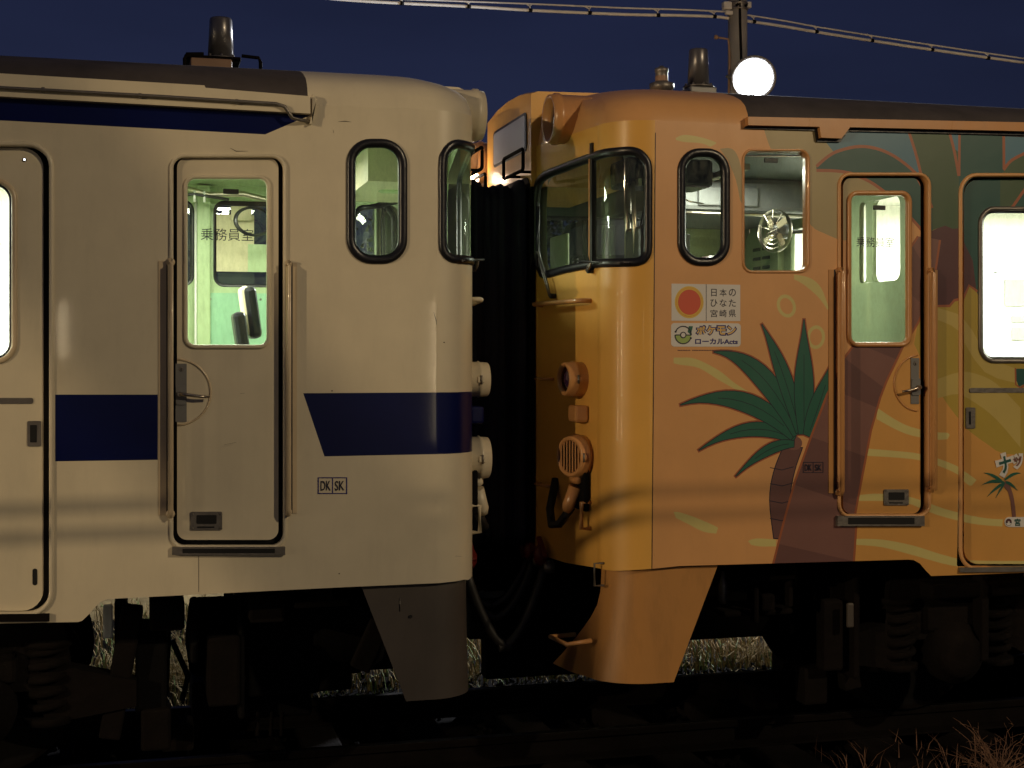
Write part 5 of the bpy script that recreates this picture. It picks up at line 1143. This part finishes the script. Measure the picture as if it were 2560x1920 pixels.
mb = MB(); a = at(1791, 93, PY); b = at(1821, 98, PY); mb.tube([a, b, at(1824, 140, PY - .05), at(1822, 260, PY - .05)], .012, M['copper'], 8); mb.lathe(a - Vector((.02, 0, 0)), (1, 0, 0), [(0, .022), (.02, .026), (.035, .02)], M['copper'], 14); part(mb, 'conduit', pole)
mb = MB(); mb.tube([at(1849, -10, PY - PR_ * .9), at(1850, 60, PY - PR_ * .95), at(1853, 150, PY - PR_)], .016, M['under'], 8); part(mb, 'down_cable', pole)
fl = at(1884, 195, PY - .45); fd = Vector((-fl.x * .72, -(fl.y + CD) * .9, CH - fl.z - 1.3)).normalized()
flo = thing('flood_lamp', 'blinding white round flood lamp on the pole above the orange railcar', 'lamp', tuple(fl))
mb = MB(); mb.lathe(fl - fd * .30, fd, [(0, .06), (.02, .09), (.12, .11), (.16, .16), (.27, .235), (.30, .245), (.31, .235), (.30, .205), (.27, .20)], M['grey'], 32, cap=False); part(mb, 'housing', flo)
mb = MB(); mb.lathe(fl - fd * .02, fd, [(0, .200), (.012, .19), (.03, .14), (.038, .01)], M['lampon'], 32); part(mb, 'lit_face', flo)
mb = MB(); mb.tube([fl - fd * .2 + Vector((-.15, 0, 0)), fl - fd * .2 + Vector((-.25, .1, .0)), Vector((pb.x, PY, fl.z + .05))], .02, M['grey'], 8); part(mb, 'arm', flo)
bpy.data.objects['flood_lamp_light'].location = fl + fd * .12
def cable(name, pts, r, lab, n=6):
    p = [at(x, y, PY) for x, y in pts]; q = smooth([(v.x, v.z) for v in p], n); mb = MB(); mb.tube([(a, PY, b) for a, b in q], r, M['cable'], 8); return tag(mb.obj(name, None, origin=p[0]), lab, 'cable')
loU = [(700, -22), (883, -8), (1097, 1), (1330, 10), (1560, 20), (1700, 24), (1790, 28), (1824, 30)]; loL = [(640, -22), (883, 1), (1170, 16), (1330, 26), (1560, 36), (1700, 38.5), (1786, 41.5), (1822, 46)]
hiU = [(1864, 37), (1960, 52), (2060, 70), (2300, 108), (2570, 148)]; hiL = [(1864, 52), (1960, 66), (2060, 83), (2300, 120), (2570, 158)]
cable('overhead_cable', loU, .0095, 'thin upper carrier wire running left from the pole'); c1 = cable('overhead_cable', loL, .017, 'thick lower cable running left from the pole')
cable('overhead_cable', hiU, .0095, 'thin upper carrier wire sloping down right from the pole'); cable('overhead_cable', hiL, .017, 'thick lower cable sloping down right from the pole')
for k, (x, yu, yl) in enumerate(((1005, -3, 8), (1172, 4, 16), (1326, 10, 26), (1474, 17, 32), (1645, 23, 38), (1786, 29, 41))):
    p, q = at(x, yl, PY), at(x - 2, yu, PY); mb = MB(); mb.tube([p, q.lerp(p, .35), at(x - 13, yu - 1, PY)], .007, M['cable'], 6); mb.tube([q.lerp(p, .35), at(x + 5, yu, PY)], .005, M['cable'], 6); mb.lathe(p - Vector((.02, 0, 0)), (1, 0, 0), [(0, .022), (.04, .022)], M['under'], 12)
    tag(mb.obj('cable_hanger', None, origin=p), 'small wire hanger clipping the left hand cable to its carrier wire', 'hanger', 'hangers on the left hand cable')
for k, (x, yu, yl) in enumerate(((1885, 40, 54), (2041, 66, 79), (2180, 88, 101), (2330, 112, 124), (2470, 133, 145))):
    p, q = at(x, yl, PY), at(x - 2, yu, PY); mb = MB(); mb.tube([p, q.lerp(p, .35), at(x - 13, yu - 3, PY)], .007, M['cable'], 6); mb.tube([q.lerp(p, .35), at(x + 5, yu + 1, PY)], .005, M['cable'], 6); mb.lathe(p - Vector((.02, 0, 0)), (1, 0, 0), [(0, .022), (.04, .022)], M['under'], 12)
    tag(mb.obj('cable_hanger', None, origin=p), 'small wire hanger clipping the right hand cable to its carrier wire', 'hanger', 'hangers on the right hand cable')
# two cables on the camera side: their shadows cross both cars as faint level bands
for z, lb in ((2.922, 'lower of two taut yard cables above the viewer'), (2.996, 'upper of two taut yard cables above the viewer')):
    mb = MB(); mb.tube([(x, -4.0, z) for x in (-30, -15, 0, 15, 30)], .019, M['hose'], 10); tag(mb.obj('yard_cable', None, origin=(0, -4.0, z)), lb, 'cable')
L0 = Vector((-15.0, -10.0, 5.4))  # unseen leaning bars, added to cast soft diagonal shadows on the cream car
for k, (x, z, rr, lb) in enumerate(((-.42, 2.4, .045, 'leftmost of three unseen leaning bars added for diagonal shadows, left of the viewer'), (.20, 1.9, .030, 'middle one of three unseen leaning bars added for diagonal shadows, left of the viewer'), (1.02, 1.35, .055, 'rightmost of three unseen leaning bars added for diagonal shadows, left of the viewer'))):
    t = [L0 + (Vector((x + a, 0, z - a * 1.25)) - L0) * .3 for a in (-22, 13)]; t = [t[0], t[1]]
    d = (t[1] - t[0]); e0 = t[0] + d * ((6.5 - t[0].z) / d.z); e1 = t[0] + d * ((-.25 - t[0].z) / d.z)
    mb = MB(); mb.tube([e0, e1], rr, M['pole'], 10); tag(mb.obj('shadow_bar', None, origin=e1), lb, 'shadow_caster')
# far tree line seen in the gap
tr = thing('tree', 'dark round-topped tree far off in the gap between the two railcars', 'tree', (at(1215, 500, 45).x, 45, -.4))
mb = MB(); b = Vector(tr.location); mb.tube([b, b + Vector((.1, 0, 2.5)), b + Vector((-.1, .1, 5))], .35, M['bark'], 10, r1=.12)
for k in range(5): mb.tube([b + Vector((0, 0, 3.2)), b + Vector((math.cos(k * 1.3) * 1.4, math.sin(k * 1.3) * 1.2, 5.6))], .11, M['bark'], 6, r1=.04)
part(mb, 'trunk', tr)
mb = MB(); rnd = random.Random(4)
for k in range(5200):
    c = Vector((rnd.gauss(0, 1.7), rnd.gauss(0, 1.4), rnd.gauss(0, .9)));
    if c.z > 1.6: c.z = 1.6 - rnd.random() * .4
    c = b + Vector((0, 0, 7.1)) + c; a = Vector((rnd.uniform(-1, 1), rnd.uniform(-1, 1), rnd.uniform(-1, 1))).normalized(); u = a.orthogonal().normalized(); s_ = rnd.uniform(.07, .16)
    mb.add([c - u * s_, c + a.cross(u) * s_ * .6, c + u * s_, c - a.cross(u) * s_ * .6], [[0, 1, 2, 3]], M['crown'])
part(mb, 'crown', tr, recalc=False)
